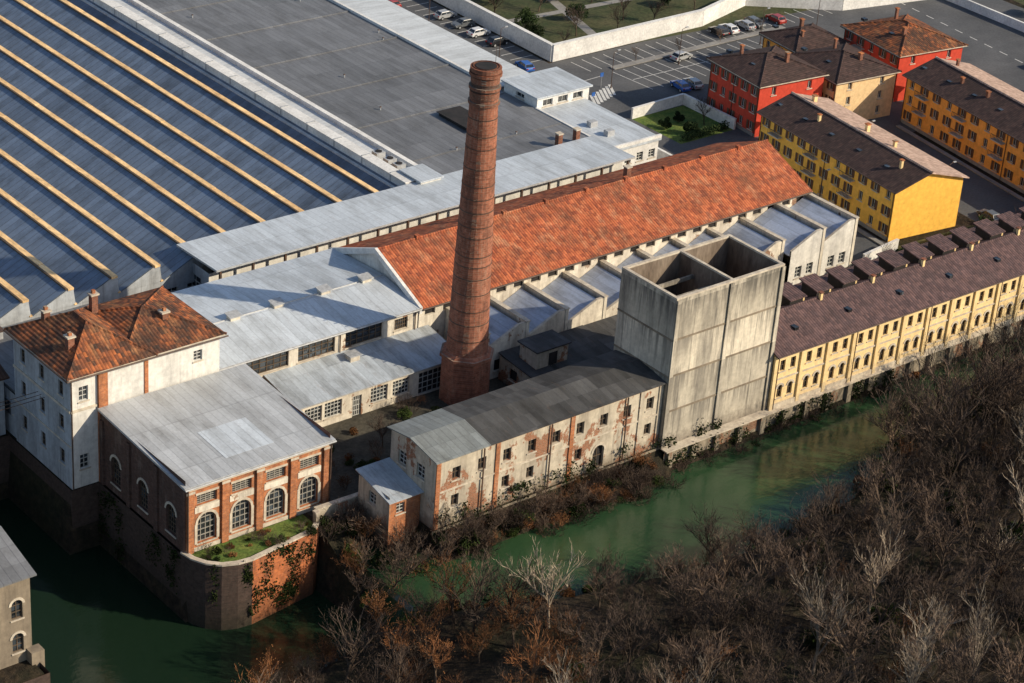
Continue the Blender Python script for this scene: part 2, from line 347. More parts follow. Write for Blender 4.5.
g.facade((-84.5,14),(-84.5,-27.4),-9.5,-2.9,[],'brick_quay_shade'); g.facade((-110,-27.4),(-84.5,-27.4),-9.5,-2.9,[],'brick_quay_shade'); g.facade((-84.5,13.4),(-67.2,13.4),-9.5,0.1,[],'brick_quay_shade')
g.facade((-37.3,-31.3),(-1.9,-31.3),-4,.0,[],'quay')
g.facade((-1.9,-32.3),(110,-33.0),-4,-.1,[],'quay'); g.box('terrace','trim',-2,-32.9,-.1,110,-31.2,.05)
for i in range(28):
    u=i*4; g.box('buttress','quay',-1.5+u,-32.75-(u*.0063),-4,-.7+u,-32.3-(u*.0063),-.15)
g.done()
sheet('lawn','lawn',[(-63.3,-20.1),(-62.9,-21.6),(-61.2,-23.8),(-59.5,-24.5),(-57.7,-24.7),(-48.7,-23.5),(-47.6,-22.6),(-47.6,-20.1)],.012)
sheet('yard','yard',rect(-47,-22,57.4,34),.006)
# ---------------------------------------------------------------- 1 brick turbine hall
g=G('brick_turbine_hall'); x0,x1,y0,y1=-63.3,-43.9,-19.9,-1.7
L=x1-x0; ops=[]
bw=(L-1.0)/4
for i in range(4):
    c=.5+bw*(i+.5); ops.append((c-1.25,.9,c+1.25,4.7,1.25,'glass')); ops.append((c-1.3,5.9,c+1.3,7.3,0))
bar=g.facade((x0,y0),(x1,y0),0,8.6,ops,'brick_orange',depth=.4,mull=(4,5),frame='frame_m')
for i in range(5):
    c=.5+bw*i; bar('pilasters','brick_orange',c-.45,.0,c+.45,8.2,.003,.3); bar('pilaster_caps','trim',c-.55,7.85,c+.55,8.15,.3,.38)
for i in range(4):
    c=.5+bw*(i+.5)
    bar('lintels','trim',c-1.5,7.3,c+1.5,7.55,.003,.1); bar('spandrel','pl_shed',c-1.6,4.95,c+1.6,5.75,.003,.06)
    bar('jambs','trim',c-1.62,.9,c-1.27,3.45,.003,.08); bar('jambs','trim',c+1.27,.9,c+1.62,3.45,.003,.08)
bar('cornice','trim',0,8.2,L,8.6,.003,.25); bar('plinth','trim',0,0,L,.5,.003,.12)
ops=[]
for c in(3.2,9.2,15.2): ops.append((c-1.0,1.2,c+1.0,5.0,1.0))
bar=g.facade((x0,y1),(x0,y0),0,9.6,ops,'brick_dark',depth=.4,mull=(4,6),frame='frame_d')  # shade on this side painted by a darker brick than the front
for c in(.3,6.2,12.2,17.9): bar('pilasters','brick_dark',c-.35,0,c+.35,8.5,.003,.25)
g.facade((x1,y0),(x1,y1),0,9.6,grid(18,3,1.8,3,3),'brick_red')
g.slab('roof','roof_hall',[(x0-.4,y0-.5,8.95),(x1+.4,y0-.5,8.95),(x1+.4,y1+.1,10.05),(x0-.4,y1+.1,10.05)],.28,edge='pipe')
zr_=lambda y:8.95+(y-(y0-.5))*(1.1/(y1+.1-y0+.5))
g.poly('replaced_roof_sheets','roof_white',[(-56.5,-17.5,zr_(-17.5)+.03),(-50,-17.5,zr_(-17.5)+.03),(-50,-11.5,zr_(-11.5)+.03),(-56.5,-11.5,zr_(-11.5)+.03)])
g.tube('gutter','pipe',(x0-.4,y0-.62,8.75),(x1+.4,y0-.62,8.75),.13)
for u in(x0+.1,x1-.1): g.tube('downpipe','iron',(u,y0-.4,0),(u,y0-.4,8.7),.09)
g.done()
# ---------------------------------------------------------------- 2 tall mill house with tiled roof
g=G('mill_house'); x0,x1,y0,y1=-67,-47,-1.3,12
ops=grid(13.3,3,1.1,11.6,1.9,2.2)+grid(13.3,3,1.1,7.2,1.9,2.2)+grid(13.3,3,1.1,2.6,1.9,2.2)
bar=g.facade((x0,y1),(x0,y0),0,15,ops,'pl_grey',mull=(2,3),frame='frame_d')  # bluish shade of this side painted as a greyer render
bar('string_course','trim',0,10.2,13.3,10.5,.003,.15); bar('string_course','trim',0,5.6,13.3,5.8,.003,.12)
bar=g.facade((x0,y0),(x1,y0),0,15,[(1.1,11.4,2.3,13.3,0),(1.1,2.4,2.3,4.3,0),(16.4,12.2,17.6,13.6,0)],'pl_white')
bar('string_course','trim',0,10.2,3.4,10.5,.003,.15)
bar('brick_pier','brick_orange',3.5,0,4.7,14.6,.003,.35); bar('brick_pier','brick_orange',9.7,10,10.2,14.8,.003,.12)
g.facade((x1,y0),(x1,y1),0,15,grid(13.3,3,1.1,11,1.9,2.2),'pl_white'); g.facade((x1,y1),(x0,y1),0,15,[],'pl_grey')
def hip(g,x0,x1,y0,y1,z,zr,ax,mat,ov=.6,hipk=1.0,t=.18):
    x0-=ov;x1+=ov;y0-=ov;y1+=ov
    if ax=='y':
        xm=(x0+x1)/2; h=(x1-x0)/2*hipk; a=(xm,y0+h,zr); b=(xm,y1-h,zr)
        F=[[(x0,y0,z),(x1,y0,z),a],[(x1,y0,z),(x1,y1,z),b,a],[(x1,y1,z),(x0,y1,z),b],[(x0,y1,z),(x0,y0,z),a,b]]
    else:
        ym=(y0+y1)/2; h=(y1-y0)/2*hipk; a=(x0+h,ym,zr); b=(x1-h,ym,zr)
        F=[[(x0,y0,z),(x1,y0,z),b,a],[(x1,y0,z),(x1,y1,z),b],[(x1,y1,z),(x0,y1,z),a,b],[(x0,y1,z),(x0,y0,z),a]]
    for q in F: g.poly('roof',mat,q)
    g.poly('eaves','trim',[(x0,y0,z-t),(x1,y0,z-t),(x1,y1,z-t),(x0,y1,z-t)])
    for p,q in(((x0,y0),(x1,y0)),((x1,y0),(x1,y1)),((x1,y1),(x0,y1)),((x0,y1),(x0,y0))):
        g.poly('eaves','trim',[(*p,z-t),(*q,z-t),(*q,z),(*p,z)])
    cs=[(x0,y0,z),(x1,y0,z),(x1,y1,z),(x0,y1,z)]
    near=lambda c: min((a,b),key=lambda r:(r[0]-c[0])**2+(r[1]-c[1])**2)
    for c in cs: g.tube('ridge_tiles',mat,c,near(c),.16)
    g.tube('ridge_tiles',mat,a,b,.18)
hip(g,-67,-56.6,-1.3,12,15,18.3,'y','tile_old',.7)
hip(g,-60,-47,-1.25,11.9,15.04,17.4,'x','tile_old',.62)
for (cx,cy,z0,z1) in((-64.8,2.5,15.5,17.8),(-64,9.5,15.5,17.8),(-57.8,9.3,16,18.4),(-52,3,15.8,17.3)):
    g.box('flue','brick_red',cx-.4,cy-.4,z0,cx+.4,cy+.4,z1); g.box('flue_cap','trim',cx-.55,cy-.55,z1,cx+.55,cy+.55,z1+.2)
    g.box('flue_pot','brick_orange',cx-.2,cy-.2,z1+.2,cx+.2,cy+.2,z1+.6)
g.tube('downpipe','iron',(-66.9,-1.42,0),(-66.9,-1.42,14.8),.08); g.tube('gutter','iron',(-67.8,-2.1,14.85),(-46.3,-2.1,14.85),.1); g.tube('gutter','iron',(-67.8,-2.1,14.85),(-67.8,12.7,14.85),.1)
g.done()
g=G('mill_annex'); g.facade((-90,14),(-67.4,14),-9,8,grid(22,7,1.2,4.6,1.8)+grid(22,7,1.2,.8,1.8),'pl_grey')
g.facade((-67.4,14),(-67.4,29),0,8,grid(15,4,1.2,4.6,1.8),'pl_grey'); g.facade((-90,29),(-90,14),-9,8,[],'pl_grey')
g.slab('roof','tile_old',[(-90.5,13.4,8),(-66.9,13.4,8),(-66.9,21.5,10.6),(-90.5,21.5,10.6)],.2); g.slab('roof','tile_old',[(-90.5,21.5,10.6),(-66.9,21.5,10.6),(-66.9,28.6,8),(-90.5,28.6,8)],.2)
g.done()
g=G('flat_roof_store'); g.facade((-66.8,12.2),(-66.8,28.5),0,6,grid(16,5,1.4,3,1.8),'pl_grey'); g.slab('roof','roof_dark',[(-66.6,12.2,6.3),(-47.3,12.2,6.3),(-47.3,28.4,6),(-66.6,28.4,6)],.4)
for (a,b) in((-60,16),(-54,22),(-62,26)): g.box('roof_vent','pipe',a-.6,b-.6,6.1,a+.6,b+.6,7.2); g.box('roof_vent_lid','iron',a-.8,b-.8,7.2,a+.8,b+.8,7.35)
g.done()
# ---------------------------------------------------------------- 3 workshop with pale metal roof
g=G('metal_roof_workshop'); x0,x1,y0,y1=-46.9,-14.7,2,20.6
ops=[(2.2,5.6,4.4,7.6,0),(6,5.5,12.2,7.7,0),(13.6,5.5,19.2,7.7,0),(20.8,5.5,26.6,7.7,0),(28.5,5.8,30.6,7.4,0)]
bar=g.facade((x0,y0),(x1,y0),0,8.4,ops,'pl_shed',mull=(6,3),glass='glass',frame='frame_d')
bar('cornice','white',0,8.0,x1-x0,8.3,.003,.2)
g.facade((x0,y1),(x0,y0),0,8.6,[],'pl_grey')
g.slab('roof','roof_white',[(x0-.3,y0-.7,8.45),(x1,y0-.7,8.45),(x1,9.5,9.7),(x0-.3,9.5,9.7)],.2,edge='pipe')
g.slab('roof','roof_white',[(x0-.3,9.5,9.7),(x1,9.5,9.7),(x1,y1+.2,8.9),(x0-.3,y1+.2,8.9)],.2,edge='pipe')
g.tube('ridge_cap','pipe',(x0-.3,9.5,9.72),(x1,9.5,9.72),.12)
for vx in(-38,-31.5,-24.3,-17.8):
    g.box('roof_vent','pl_shed',vx-.7,9.0,9.5,vx+.7,10.0,10.15); g.slab('roof_vent_lid','pipe',[(vx-.9,8.8,10.2),(vx+.9,8.8,10.2),(vx+.9,10.2,10.4),(vx-.9,10.2,10.4)],.1)
g.tube('gutter','pipe',(x0,y0-.8,8.3),(x1,y0-.8,8.3),.12)
for xx in(-41,-27,-15.2): g.tube('downpipe','iron',(xx,1.85,5),(xx,1.85,8.3),.08)
g.done()
g=G('lean_to_workshop'); x0,x1,y0=-38,-13.2,-5
ops=[(1,1,3.6,3.2,0),(4,1,6.6,3.2,0),(8.2,0,9.6,2.9,0),(11,1,13.6,3.2,0),(14.4,1,17,3.2,0),(18.5,.02,22.5,3.2,0,'dark')]
bar=g.facade((x0,y0),(x1,y0),0,3.9,ops,'pl_shed',mull=(5,4))
g.facade((x0,2),(x0,y0),0,4,[(2,1,5,3,0)],'pl_grey',mull=(5,4)); g.facade((x1,y0),(x1,2),0,4,[],'pl_shed')
g.slab('roof','roof_low',[(x0-.4,y0-.5,4.0),(x1+.3,y0-.5,4.0),(x1+.3,1.95,5.25),(x0-.4,1.95,5.25)],.15,edge='pipe')
g.box('roof_box','pl_shed',-27,-.5,4.6,-25.6,.7,5.6); g.box('roof_box_lid','pipe',-27.2,-.7,5.6,-25.4,.9,5.72); g.done()
# ---------------------------------------------------------------- 4 long red-tiled building
g=G('red_tiled_warehouse'); x0,x1,y0,y1=-14.5,57,2,21; ym=11.5; zr=12.5; ze=8.5
ops=[]
for i in range(24):
    c=1.8+i*2.97; ops.append((c-.85,6.7,c+.85,7.9,0,'dark'))
bar=g.facade((x0,y0),(x1,y0),0,8.4,ops,'pl_shed',mull=(2,1),frame=None,sill=False)
g.facade((x1,y1),(x0,y1),0,8.4,[],'pl_shed')
for X,A,B in((x0,(x0,y1),(x0,y0)),(x1,(x1,y0),(x1,y1))):
    g.facade(A,B,0,8.4,[(8,3,11,7,1.5)] if X>0 else [],'pl_white'); g.poly('walls','pl_white',[(X,y0,8.4),(X,y1,8.4),(X,ym,zr-.1)])
g.slab('roof','tile_red',[(x0,y0-.7,ze-.25),(x1+.3,y0-.7,ze-.25),(x1+.3,ym,zr),(x0,ym,zr)],.22,res=1.2,wob=.16,edge='brick_orange')
g.slab('roof','tile_red',[(x0,ym,zr),(x1+.3,ym,zr),(x1+.3,y1+.7,ze-.25),(x0,y1+.7,ze-.25)],.22,res=1.2,wob=.16,edge='brick_orange')
g.tube('ridge_tiles','tile_red',(x0,ym,zr+.02),(x1+.3,ym,zr+.02),.2,6)
def parap(xa,xb,up):
    for s in(-1,1):
        ye=ym+s*10.2
        P=[(xa,ym,zr-.5),(xb,ym,zr-.5),(xb,ye,ze-.9),(xa,ye,ze-.9),(xa,ym,zr+up),(xb,ym,zr+up),(xb,ye,ze-.25+up),(xa,ye,ze-.25+up)]
        g.poly('gable_parapet','white',P,[(4,5,6,7),(0,3,7,4),(1,2,6,5),(2,3,7,6)])
parap(x0-.45,x0-.003,.28)
for i in range(9):
    xx=-8+i*7.4; g.box('ridge_vent','tile_red',xx-.3,ym-.3,zr,xx+.3,ym+.3,zr+.5)
for xx in(5,31): g.box('flue','brick_red',xx-.4,13,11,xx+.4,13.8,13.3); g.box('flue_cap','trim',xx-.5,12.9,13.3,xx+.5,13.9,13.45)
g.tube('gutter','iron',(x0,y0-.8,ze-.35),(x1,y0-.8,ze-.35),.12)
g.done()
# ---------------------------------------------------------------- 5 canopy
g=G('long_canopy'); x0,x1=-32.2,41
g.slab('roof','roof_white',[(x0,22.4,9.3),(x1,22.4,9.3),(x1,32.2,9.0),(x0,32.2,9.0)],.3,edge='pipe')
for i in range(15):
    xx=x0+1+i*5.1; g.box('post','iron',xx-.15,22.9,0,xx+.15,23.2,9.0); g.box('post','iron',xx-.15,31.3,0,xx+.15,31.6,8.7)
g.facade((x0+.5,25),(x1,25),0,7.6,[],'pl_white'); g.facade((x0+.5,32),(x0+.5,25),0,7.6,[(2,3,5,6,0)],'pl_grey')
g.done()
# ---------------------------------------------------------------- 6 sawtooth mill sheds
g=G('sawtooth_factory'); yb=152; X0=-23.6-6.4*9
for i in range(14):
    a=X0+6.4*i
    if a>2: break
    ya=29 if a<-36 else 33
    b=a+5.25; c=a+6.1; d=a+6.4
    g.slab('roof_slope','roof_saw',[(a,ya,6.05),(b,ya,8.55),(b,yb,8.55),(a,yb,6.05)],.15)
    yy=ya-.15
    while yy<yb:
        L=random.uniform(5,14); e=min(yb,yy+L); dz=random.uniform(-.03,.03)
        g.box('ridge_capping','cap',b+random.uniform(-.07,.07),yy,8.3,c,e-.12,8.62+dz); yy=e
    g.box('ridge_lip','frame_d',b-.32,ya-.1,8.47,b-.08,yb,8.70)
    g.poly('north_light','glass_l',[(c-.05,ya,8.3),(c-.05,yb,8.3),(d,yb,6.1),(d,ya,6.1)])
    g.poly('end_gable','pl_grey',[(a,ya,6),(d,ya,6),(c,ya,8.4),(b,ya,8.5)])
    g.box('gutter','cap',a-.22,ya-.1,6.02,a+.16,yb,6.2)
    g.facade((a,ya),(d,ya),0,6.02,grid(6.4,2,1.8,2.6,2),'pl_grey' if ya==29 else 'pl_white')
g.facade((X0,yb),(X0,29),0,6.02,[],'pl_white'); g.facade((-36.4,29),(-36.4,33),0,6.02,[],'pl_white')
g.done()
g=G('valley_duct_roof'); g.box('deck','roof_white_x',5.2,33,0,12.4,152,7.8)
g.box('duct','white',6.0,32.4,7.8,7.3,152,9.1); g.box('duct_lid','white',5.8,32.3,9.1,7.7,152,9.22)
g.box('parapet','white',11.5,32.6,7.8,12.3,152,8.5)
for i in range(16):
    y=36+i*7; g.box('duct_joint','pipe',5.95,y,7.82,7.36,y+.25,9.3)
g.box('plant_room','pl_white',7.6,31,0,11.2,35.5,9.4); g.box('plant_room_roof','roof_white',7.3,30.7,9.4,11.5,35.8,9.6)
for y in(38,40.2,43): g.box('fan_unit','pipe',8.6,y,7.8,10.2,y+1.3,9.0); g.cyl('fan','dark',9.4,y+.65,9.0,9.1,.5,.5,12)
g.done()
g=G('flat_roof_factory')
g.box('body','pl_white',12.5,32.6,0,42,152,7.7)
g.slab('roof','roof_dark',[(12.5,32.4,7.95),(42,32.4,7.95),(42,152,7.95),(12.5,152,7.95)],.24)
for i in range(8):
    y=40+i*14; g.box('roof_rib','roof_dark',12.6,y,7.96,41.5,y+.35,8.1)
g.box('parapet','white',41.6,56,7.95,42.1,152,8.4); g.box('parapet','white',12.5,32.0,7.6,42,32.39,8.3)
g.box('rooflight','dark',27,44,7.96,31,52,8.5); g.box('rooflight_cap','dark',26.7,43.7,8.5,31.3,52.3,8.6)
g.box('side_body','pl_white',42.1,56,0,50.5,152,7.6); g.slab('side_roof','roof_white_x',[(42.1,56,8.3),(50.8,56,7.9),(50.8,152,7.9),(42.1,152,8.3)],.2)
for i in range(10):
    xx=15.5+2.9*i; g.box('wall_pier','frame_d',xx,31.9,5,xx+1.6,31.99,7.2)
for xx in(35,38.5): g.box('flue','brick_red',xx,33,7.9,xx+.8,33.8,10); g.box('flue_cap','trim',xx-.1,32.9,10,xx+.9,33.9,10.2)
for _ in range(12):
    xx=random.uniform(14,40); yy=random.uniform(36,120); g.cyl('vent_pipe','pipe',xx,yy,7.95,8.4,.12,.12,8); g.cyl('vent_cowl','iron',xx,yy,8.4,8.5,.2,.14,8)
g.done()
g=G('white_gatehouse')
g.facade((42.3,46.8),(53,46.8),0,9.5,[(1.2,7.9,3.2,9,0),(4.3,7.9,6.3,9,0),(7.4,7.9,9.4,9,0)],'white',mull=(2,1)); g.facade((42.3,55),(42.3,46.8),0,9.5,[(3,8.2,5,9,0)],'white',mull=(2,1))
g.facade((53,46.8),(53,55),0,9.5,grid(8,3,1.4,5,1.6),'white'); g.facade((53,55),(42.3,55),0,9.5,[],'white')
g.box('roof','roof_white',41.9,46.4,9.5,53.4,55.4,9.75); g.done()
g=G('white_roof_annex')
g.facade((42.2,29),(52,29),0,7.2,grid(9.8,4,1.3,4.5,1.4),'white'); g.box('roof','roof_white',41.9,28.7,7.2,52.3,46.7,7.6)
g.facade((52,29),(52,46.7),0,7.2,grid(17,5,1.3,4.5,1.4),'white'); g.facade((42.2,46.7),(42.2,29),0,7.2,[],'white')
g.box('parapet','white',41.9,28.7,7.6,42.3,46.7,8.1); g.box('parapet','white',42.3,28.7,7.6,52.3,29.1,8.1)
for y in(33,37): g.box('air_conditioner','pipe',45,y,7.6,46.4,y+1,8.5)
g.done()
# ---------------------------------------------------------------- 7 small north-light sheds
g=G('north_light_sheds'); X0=-10; P=6.7
for i in range(10):
    a=X0+P*i; big=i>=8
    y0=-6.6 if not big else -8; dz=0 if not big else .8
    lo,hi=4.1+dz,6.7+dz; b=a+5.8; d=a+6.55
    g.slab('roof_slope','roof_shade_blue',[(a+.35,y0+.3,lo),(b,y0+.3,hi-.2),(b,1.9,hi-.2),(a+.35,1.9,lo)],.15)
    g.poly('north_light','glass_l',[(b,y0+.3,hi-.2),(b,1.9,hi-.2),(d-.2,1.9,lo),(d-.2,y0+.3,lo)])
    g.box('party_wall','pl_shed',d-.15,y0-.1,0,d+.35,1.95,hi+.25); g.box('coping','trim',d-.25,y0-.2,hi+.25,d+.45,1.95,hi+.37)
    if i==0: g.box('party_wall','pl_shed',a-.15,y0-.1,0,a+.33,1.95,hi+.2); g.box('coping','trim',a-.2,y0-.2,hi+.2,a+.4,1.95,hi+.33)
    A=(a+.35,y0);B=(d-.15,y0)
    if not big: ops=[(1.1,1.0,2.5,2.7,0,'dark'),(3.6,1.0,5.0,2.7,0,'dark')]
    else: ops=[(1.3,1.0,2.6,2.8,0),(3.6,1.0,4.9,2.8,0)]
    w='pl_shed' if not big else 'pl_white'
    g.facade(A,B,0,lo-.1,ops,w,frame=None if not big else 'frame')
    Z=lo-.1; T=[(A[0],y0,Z),(B[0],y0,Z),(B[0],y0,hi+.2),(b-.6,y0,hi+.2),(A[0],y0,lo+.7)]
    g.poly('walls',w,T); g.poly('walls',w,[(p[0],p[1]+.28,p[2]) for p in T])
    g.poly('coping','trim',[(A[0],y0-.05,lo+.71),(b-.6,y0-.05,hi+.21),(b-.6,y0+.33,hi+.21),(A[0],y0+.33,lo+.71)])
    g.poly('coping','trim',[(b-.6,y0-.05,hi+.21),(B[0],y0-.05,hi+.21),(B[0],y0+.33,hi+.21),(b-.6,y0+.33,hi+.21)])
    g.box('valley','tile_old',d+.35,y0+.3,lo-.02,d+.85,1.9,lo+.22)
g.facade((57.0,-8),(57.0,1.9),0,7.4,[],'pl_white')
g.done()
g=G('ruined_annex')
g.facade((-8,-14),(18,-14),0,3.4,[(1,1,2.6,2.8,0,'dark'),(5,1,6.6,2.8,0,'dark'),(9,0,11,2.9,0,'dark'),(14,1,15.6,2.8,0,'dark'),(19,1,20.6,2.8,0,'dark')],'pl_derelict',frame=None)
g.facade((-8,-7),(-8,-14),0,3.4,[(2,1,3.6,2.6,0,'dark')],'pl_derelict',frame=None); g.facade((18,-14),(18,-7),0,3.4,[],'pl_derelict')
g.slab('roof','roof_fibre',[(-8.3,-14.3,3.4),(6,-14.3,3.4),(6,-7,4.0),(-8.3,-7,4.0)],.15)
g.slab('roof','roof_fibre',[(6,-14.3,3.3),(18.3,-14.3,3.3),(18.3,-7,3.9),(6,-7,3.9)],.15)
g.box('lift_house','pl_derelict',-6.6,-12.6,3.5,-1.4,-9.2,6.0); g.box('lift_house_roof','roof_fibre',-6.9,-12.9,6.0,-1.1,-8.9,6.2); g.box('lift_house_door','dark',-4.6,-12.66,3.6,-3.2,-12.61,5.4)
g.done()
# ---------------------------------------------------------------- 8 chimney
g=G('brick_factory_chimney'); cx,cy=-14.6,-8.2; N=24
g.cyl('plinth','chimney_brick',cx,cy,0,6.2,3.3,3.25,8); g.cyl('plinth_cornice','chimney_brick',cx,cy,6.2,6.6,3.55,3.55,8); g.cyl('plinth_cornice','chimney_brick',cx,cy,6.6,7.0,3.3,2.75,8)
def rad(z): return 2.66-(z-6.5)/38.5*1.06
zs=[6.9,12,18,24,30,36,41]
for a,b in zip(zs,zs[1:]): g.cyl('shaft','chimney_brick',cx,cy,a,b,rad(a),rad(b),N,False)
z=9
while z<40: g.cyl('iron_hoop','iron',cx,cy,z,z+.12,rad(z)+.04,rad(z)+.04,N); z+=random.uniform(1.3,2.6)
for z,r,h in((40.3,.20,.35),(41.1,.10,.8),(42.2,.26,.35),(43.0,.10,.7),(43.9,.36,.4),(44.4,.28,.5)): g.cyl('crown_ring','brick_red',cx,cy,z,z+h,rad(z)+r,rad(z)+r,N)
g.cyl('shaft','brick_dark',cx,cy,41,45,rad(41),rad(45),N,False)
g.cyl('bore','dark',cx,cy,44.93,44.98,1.3,1.3,N)
g.cyl('lightning_rod','iron',cx+1.4,cy,44.5,47,.04,.02,5)
for z in range(7,43):
    zz=z+.4; r=rad(zz)+.2; g.box('ladder_rung','iron',cx-.7*r-.3,cy-.7*r-.05,zz,cx-.7*r+.3,cy-.7*r+.05,zz+.06)
g.done()
# ---------------------------------------------------------------- 9 concrete tower
g=G('concrete_tower'); x0,x1,y0,y1,zt=-2,16.3,-31.6,-21.6,20.6
bar=g.facade((x0,y0),(x1,y0),0,zt,[],'concrete')
for z in(4.93,9.96,15.0): bar('shutter_joint','stone_dim',0,z,x1-x0,z+.24,.003,.09)
for u in(0.3,9.15,18.0): bar('pier','concrete',u-.3,0,u+.3,zt,.093,.22)
bar=g.facade((x0,y1),(x0,y0),0,zt,[],'concrete')
for z in(9.96,15.0): bar('shutter_joint','stone_dim',0,z,10,z+.24,.003,.09)
g.facade((x1,y0),(x1,y1),0,zt,[],'concrete'); g.facade((x1,y1),(x0,y1),0,zt,[],'concrete')
t=.45
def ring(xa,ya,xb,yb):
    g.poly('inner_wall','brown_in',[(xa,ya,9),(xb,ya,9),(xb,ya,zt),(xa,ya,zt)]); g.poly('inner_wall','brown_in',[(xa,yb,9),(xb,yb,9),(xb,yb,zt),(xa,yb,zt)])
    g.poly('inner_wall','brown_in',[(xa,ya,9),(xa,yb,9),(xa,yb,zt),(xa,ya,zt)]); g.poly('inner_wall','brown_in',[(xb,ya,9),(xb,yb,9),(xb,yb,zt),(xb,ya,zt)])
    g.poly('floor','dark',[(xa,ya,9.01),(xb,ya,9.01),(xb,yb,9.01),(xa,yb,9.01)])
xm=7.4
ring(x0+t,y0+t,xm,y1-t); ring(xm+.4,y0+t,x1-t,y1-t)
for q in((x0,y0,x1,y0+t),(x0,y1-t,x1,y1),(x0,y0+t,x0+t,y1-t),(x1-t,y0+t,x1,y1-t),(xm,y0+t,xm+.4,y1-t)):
    g.box('wall_head','trim',q[0],q[1],zt,q[2],q[3],zt+.25)
for yy in(y0+3.4,y0+6.8): g.box('tie_beam','concrete',x0+t,yy,18.2,xm,yy+.3,18.7)
g.done()
# ---------------------------------------------------------------- 10 derelict riverside building
g=G('derelict_riverside_mill'); x0,x1,y0,y1=-37,-2.05,-31,-22.4
ops=[]
for i in range(9):
    c=3+i*3.75
    ops.append((c-.6,5.9,c+.6,7.6,0,'dark'))
    if i%3!=1: ops.append((c-.55,2.3,c+.55,3.9,0,'dark'))
ops=[o for o in ops if not(abs((o[0]+o[2])/2-25.1)<1.4 and o[1]<3)]+[(24.2,.1,26,3.4,.9,'dark')]
bar=g.facade((x0,y0),(x1,y0),-.2,9.3,ops,'pl_derelict',frame='frame_d',mull=(2,2),depth=.4)
for u in(.3,9,20.4,31.5,34.6): bar('pier','brick_orange' if u<30 else 'pl_derelict',u-.3,0,u+.3,9.1,.003,.15)
bar('string_course','trim',0,4.75,x1-x0,4.95,.003,.12); bar('eaves_band','brick_orange',0,8.9,x1-x0,9.2,.003,.18)
for u in(6.8,17,29): bar('downpipe','iron',u-.07,0,u+.07,8.9,.19,.32)
g.facade((x0,y1),(x0,y0),-1,9.3,[(1.5,5.6,3,7.4,0,'dark'),(5,5.6,6.5,7.4,0,'dark')],'pl_derelict'); g.facade((x1,y1),(x0,y1),0,9.3,grid(34,9,1.2,4,2),'pl_derelict')
ym=-26.4; xs_=-29.5
for (a,b,m) in((x0-.4,xs_,'roof_fibre_l'),(xs_,x1,'roof_fibre')):  # right span painted darker as the tower's cast shadow
    g.slab('roof',m,[(a,y0-.5,9.3),(b,y0-.5,9.3),(b,ym,10.2),(a,ym,10.2)],.14,res=1.5,wob=.09); g.slab('roof',m,[(a,ym,10.2),(b,ym,10.2),(b,y1+.4,9.5),(a,y1+.4,9.5)],.14,res=1.5,wob=.09)
g.poly('walls','pl_derelict',[(x0,y0,9.3),(x0,y1,9.3),(x0,ym,10.1)])
g.facade((-41.5,-28.5),(-37.05,-28.5),-3,4.2,[(1,2,2.2,3.4,0,'dark')],'brick_orange'); g.facade((-41.5,-22.5),(-41.5,-28.5),-2,4.6,[(2,2,3.4,3.6,0,'dark')],'pl_derelict')
g.slab('lean_to_roof','roof_low',[(-41.9,-29,4.2),(-37.02,-29,4.2),(-37.02,-22.3,5.4),(-41.9,-22.3,5.4)],.15)
g.done()
# ---------------------------------------------------------------- 11 restored riverside row
g=G('riverside_row_houses',math.radians(-.9),(16.6,-32.0,0)); LX=95; nb=20; bw=LX/nb
ops=[]
for i in range(nb):
    for dx in(1.45,3.3):
        ops.append((i*bw+dx-.45,5.3,i*bw+dx+.45,6.9,0)); ops.append((i*bw+dx-.45,1.4,i*bw+dx+.45,3.3,.45))
bar=g.facade((0,0),(LX,0),0,8.2,ops,'pl_cream',mull=(2,2),frame='frame_d')
for i in range(nb+1): bar('pilaster','pl_cream',i*bw-.28,0,i*bw+.28,7.9,.003,.28)
for i in range(0,nb,3): bar('downpipe','iron',i*bw+.4,0,i*bw+.5,7.7,.17,.27)
bar('cornice','trim',0,7.75,LX,8.15,.283,.45); bar('string_course','trim',0,4.2,LX,4.4,.003,.16); bar('plinth','trim',0,0,LX,.7,.003,.2)
g.facade((LX,0),(LX,10),0,8.2,[],'pl_cream'); g.facade((LX,10),(0,10),0,8.2,grid(LX,30,1.1,5.2,1.6)+grid(LX,30,1.1,1.4,1.6),'pl_cream'); g.facade((0,10),(0,0),0,8.2,[],'pl_cream')
g.poly('walls','pl_cream',[(0,0,8.2),(0,10,8.2),(0,5,10.4)])
g.slab('roof','tile_row',[(-.4,-.75,8.1),(LX,-.75,8.1),(LX,5.4,10.6),(-.4,5.4,10.6)],.2,res=2,wob=.03); g.slab('roof','tile_row',[(-.4,5.4,10.6),(LX,5.4,10.6),(LX,10.6,8.2),(-.4,10.6,8.2)],.2)
g.tube('ridge_tiles','tile_row',(-.4,5.4,10.62),(LX,5.4,10.62),.16); g.tube('gutter','iron',(-.4,-.85,8.0),(LX,-.85,8.0),.1)
for i in range(19):
    xx=2.4+i*4.9
    g.box('dormer','dark',xx+.9,6.4,9.0,xx+3.3,9.2,11.0); g.slab('dormer_roof','tile_row',[(xx+.6,6.0,11.0),(xx+3.6,6.0,11.0),(xx+3.6,9.6,11.5),(xx+.6,9.6,11.5)],.15)
    g.box('dormer_cheek','pl_cream',xx+3.32,6.4,9,xx+3.6,9.2,10.8)
    if i%2==0:
        g.box('flue','pl_cream',xx+.1,4.9,10,xx+.5,5.3,11.4); g.box('flue_cap','brick_red',xx,4.8,11.4,xx+.6,5.4,11.55)
        g.box('skylight','glass',xx+2.6,2.0,9.15,xx+3.3,2.9,9.65)
g.box('rear_wing','pl_cream',0,10.05,0,LX,13.5,7.5); g.box('rear_wing_roof','tile_row',-.2,10.65,7.5,LX,13.8,7.7)
g.done()
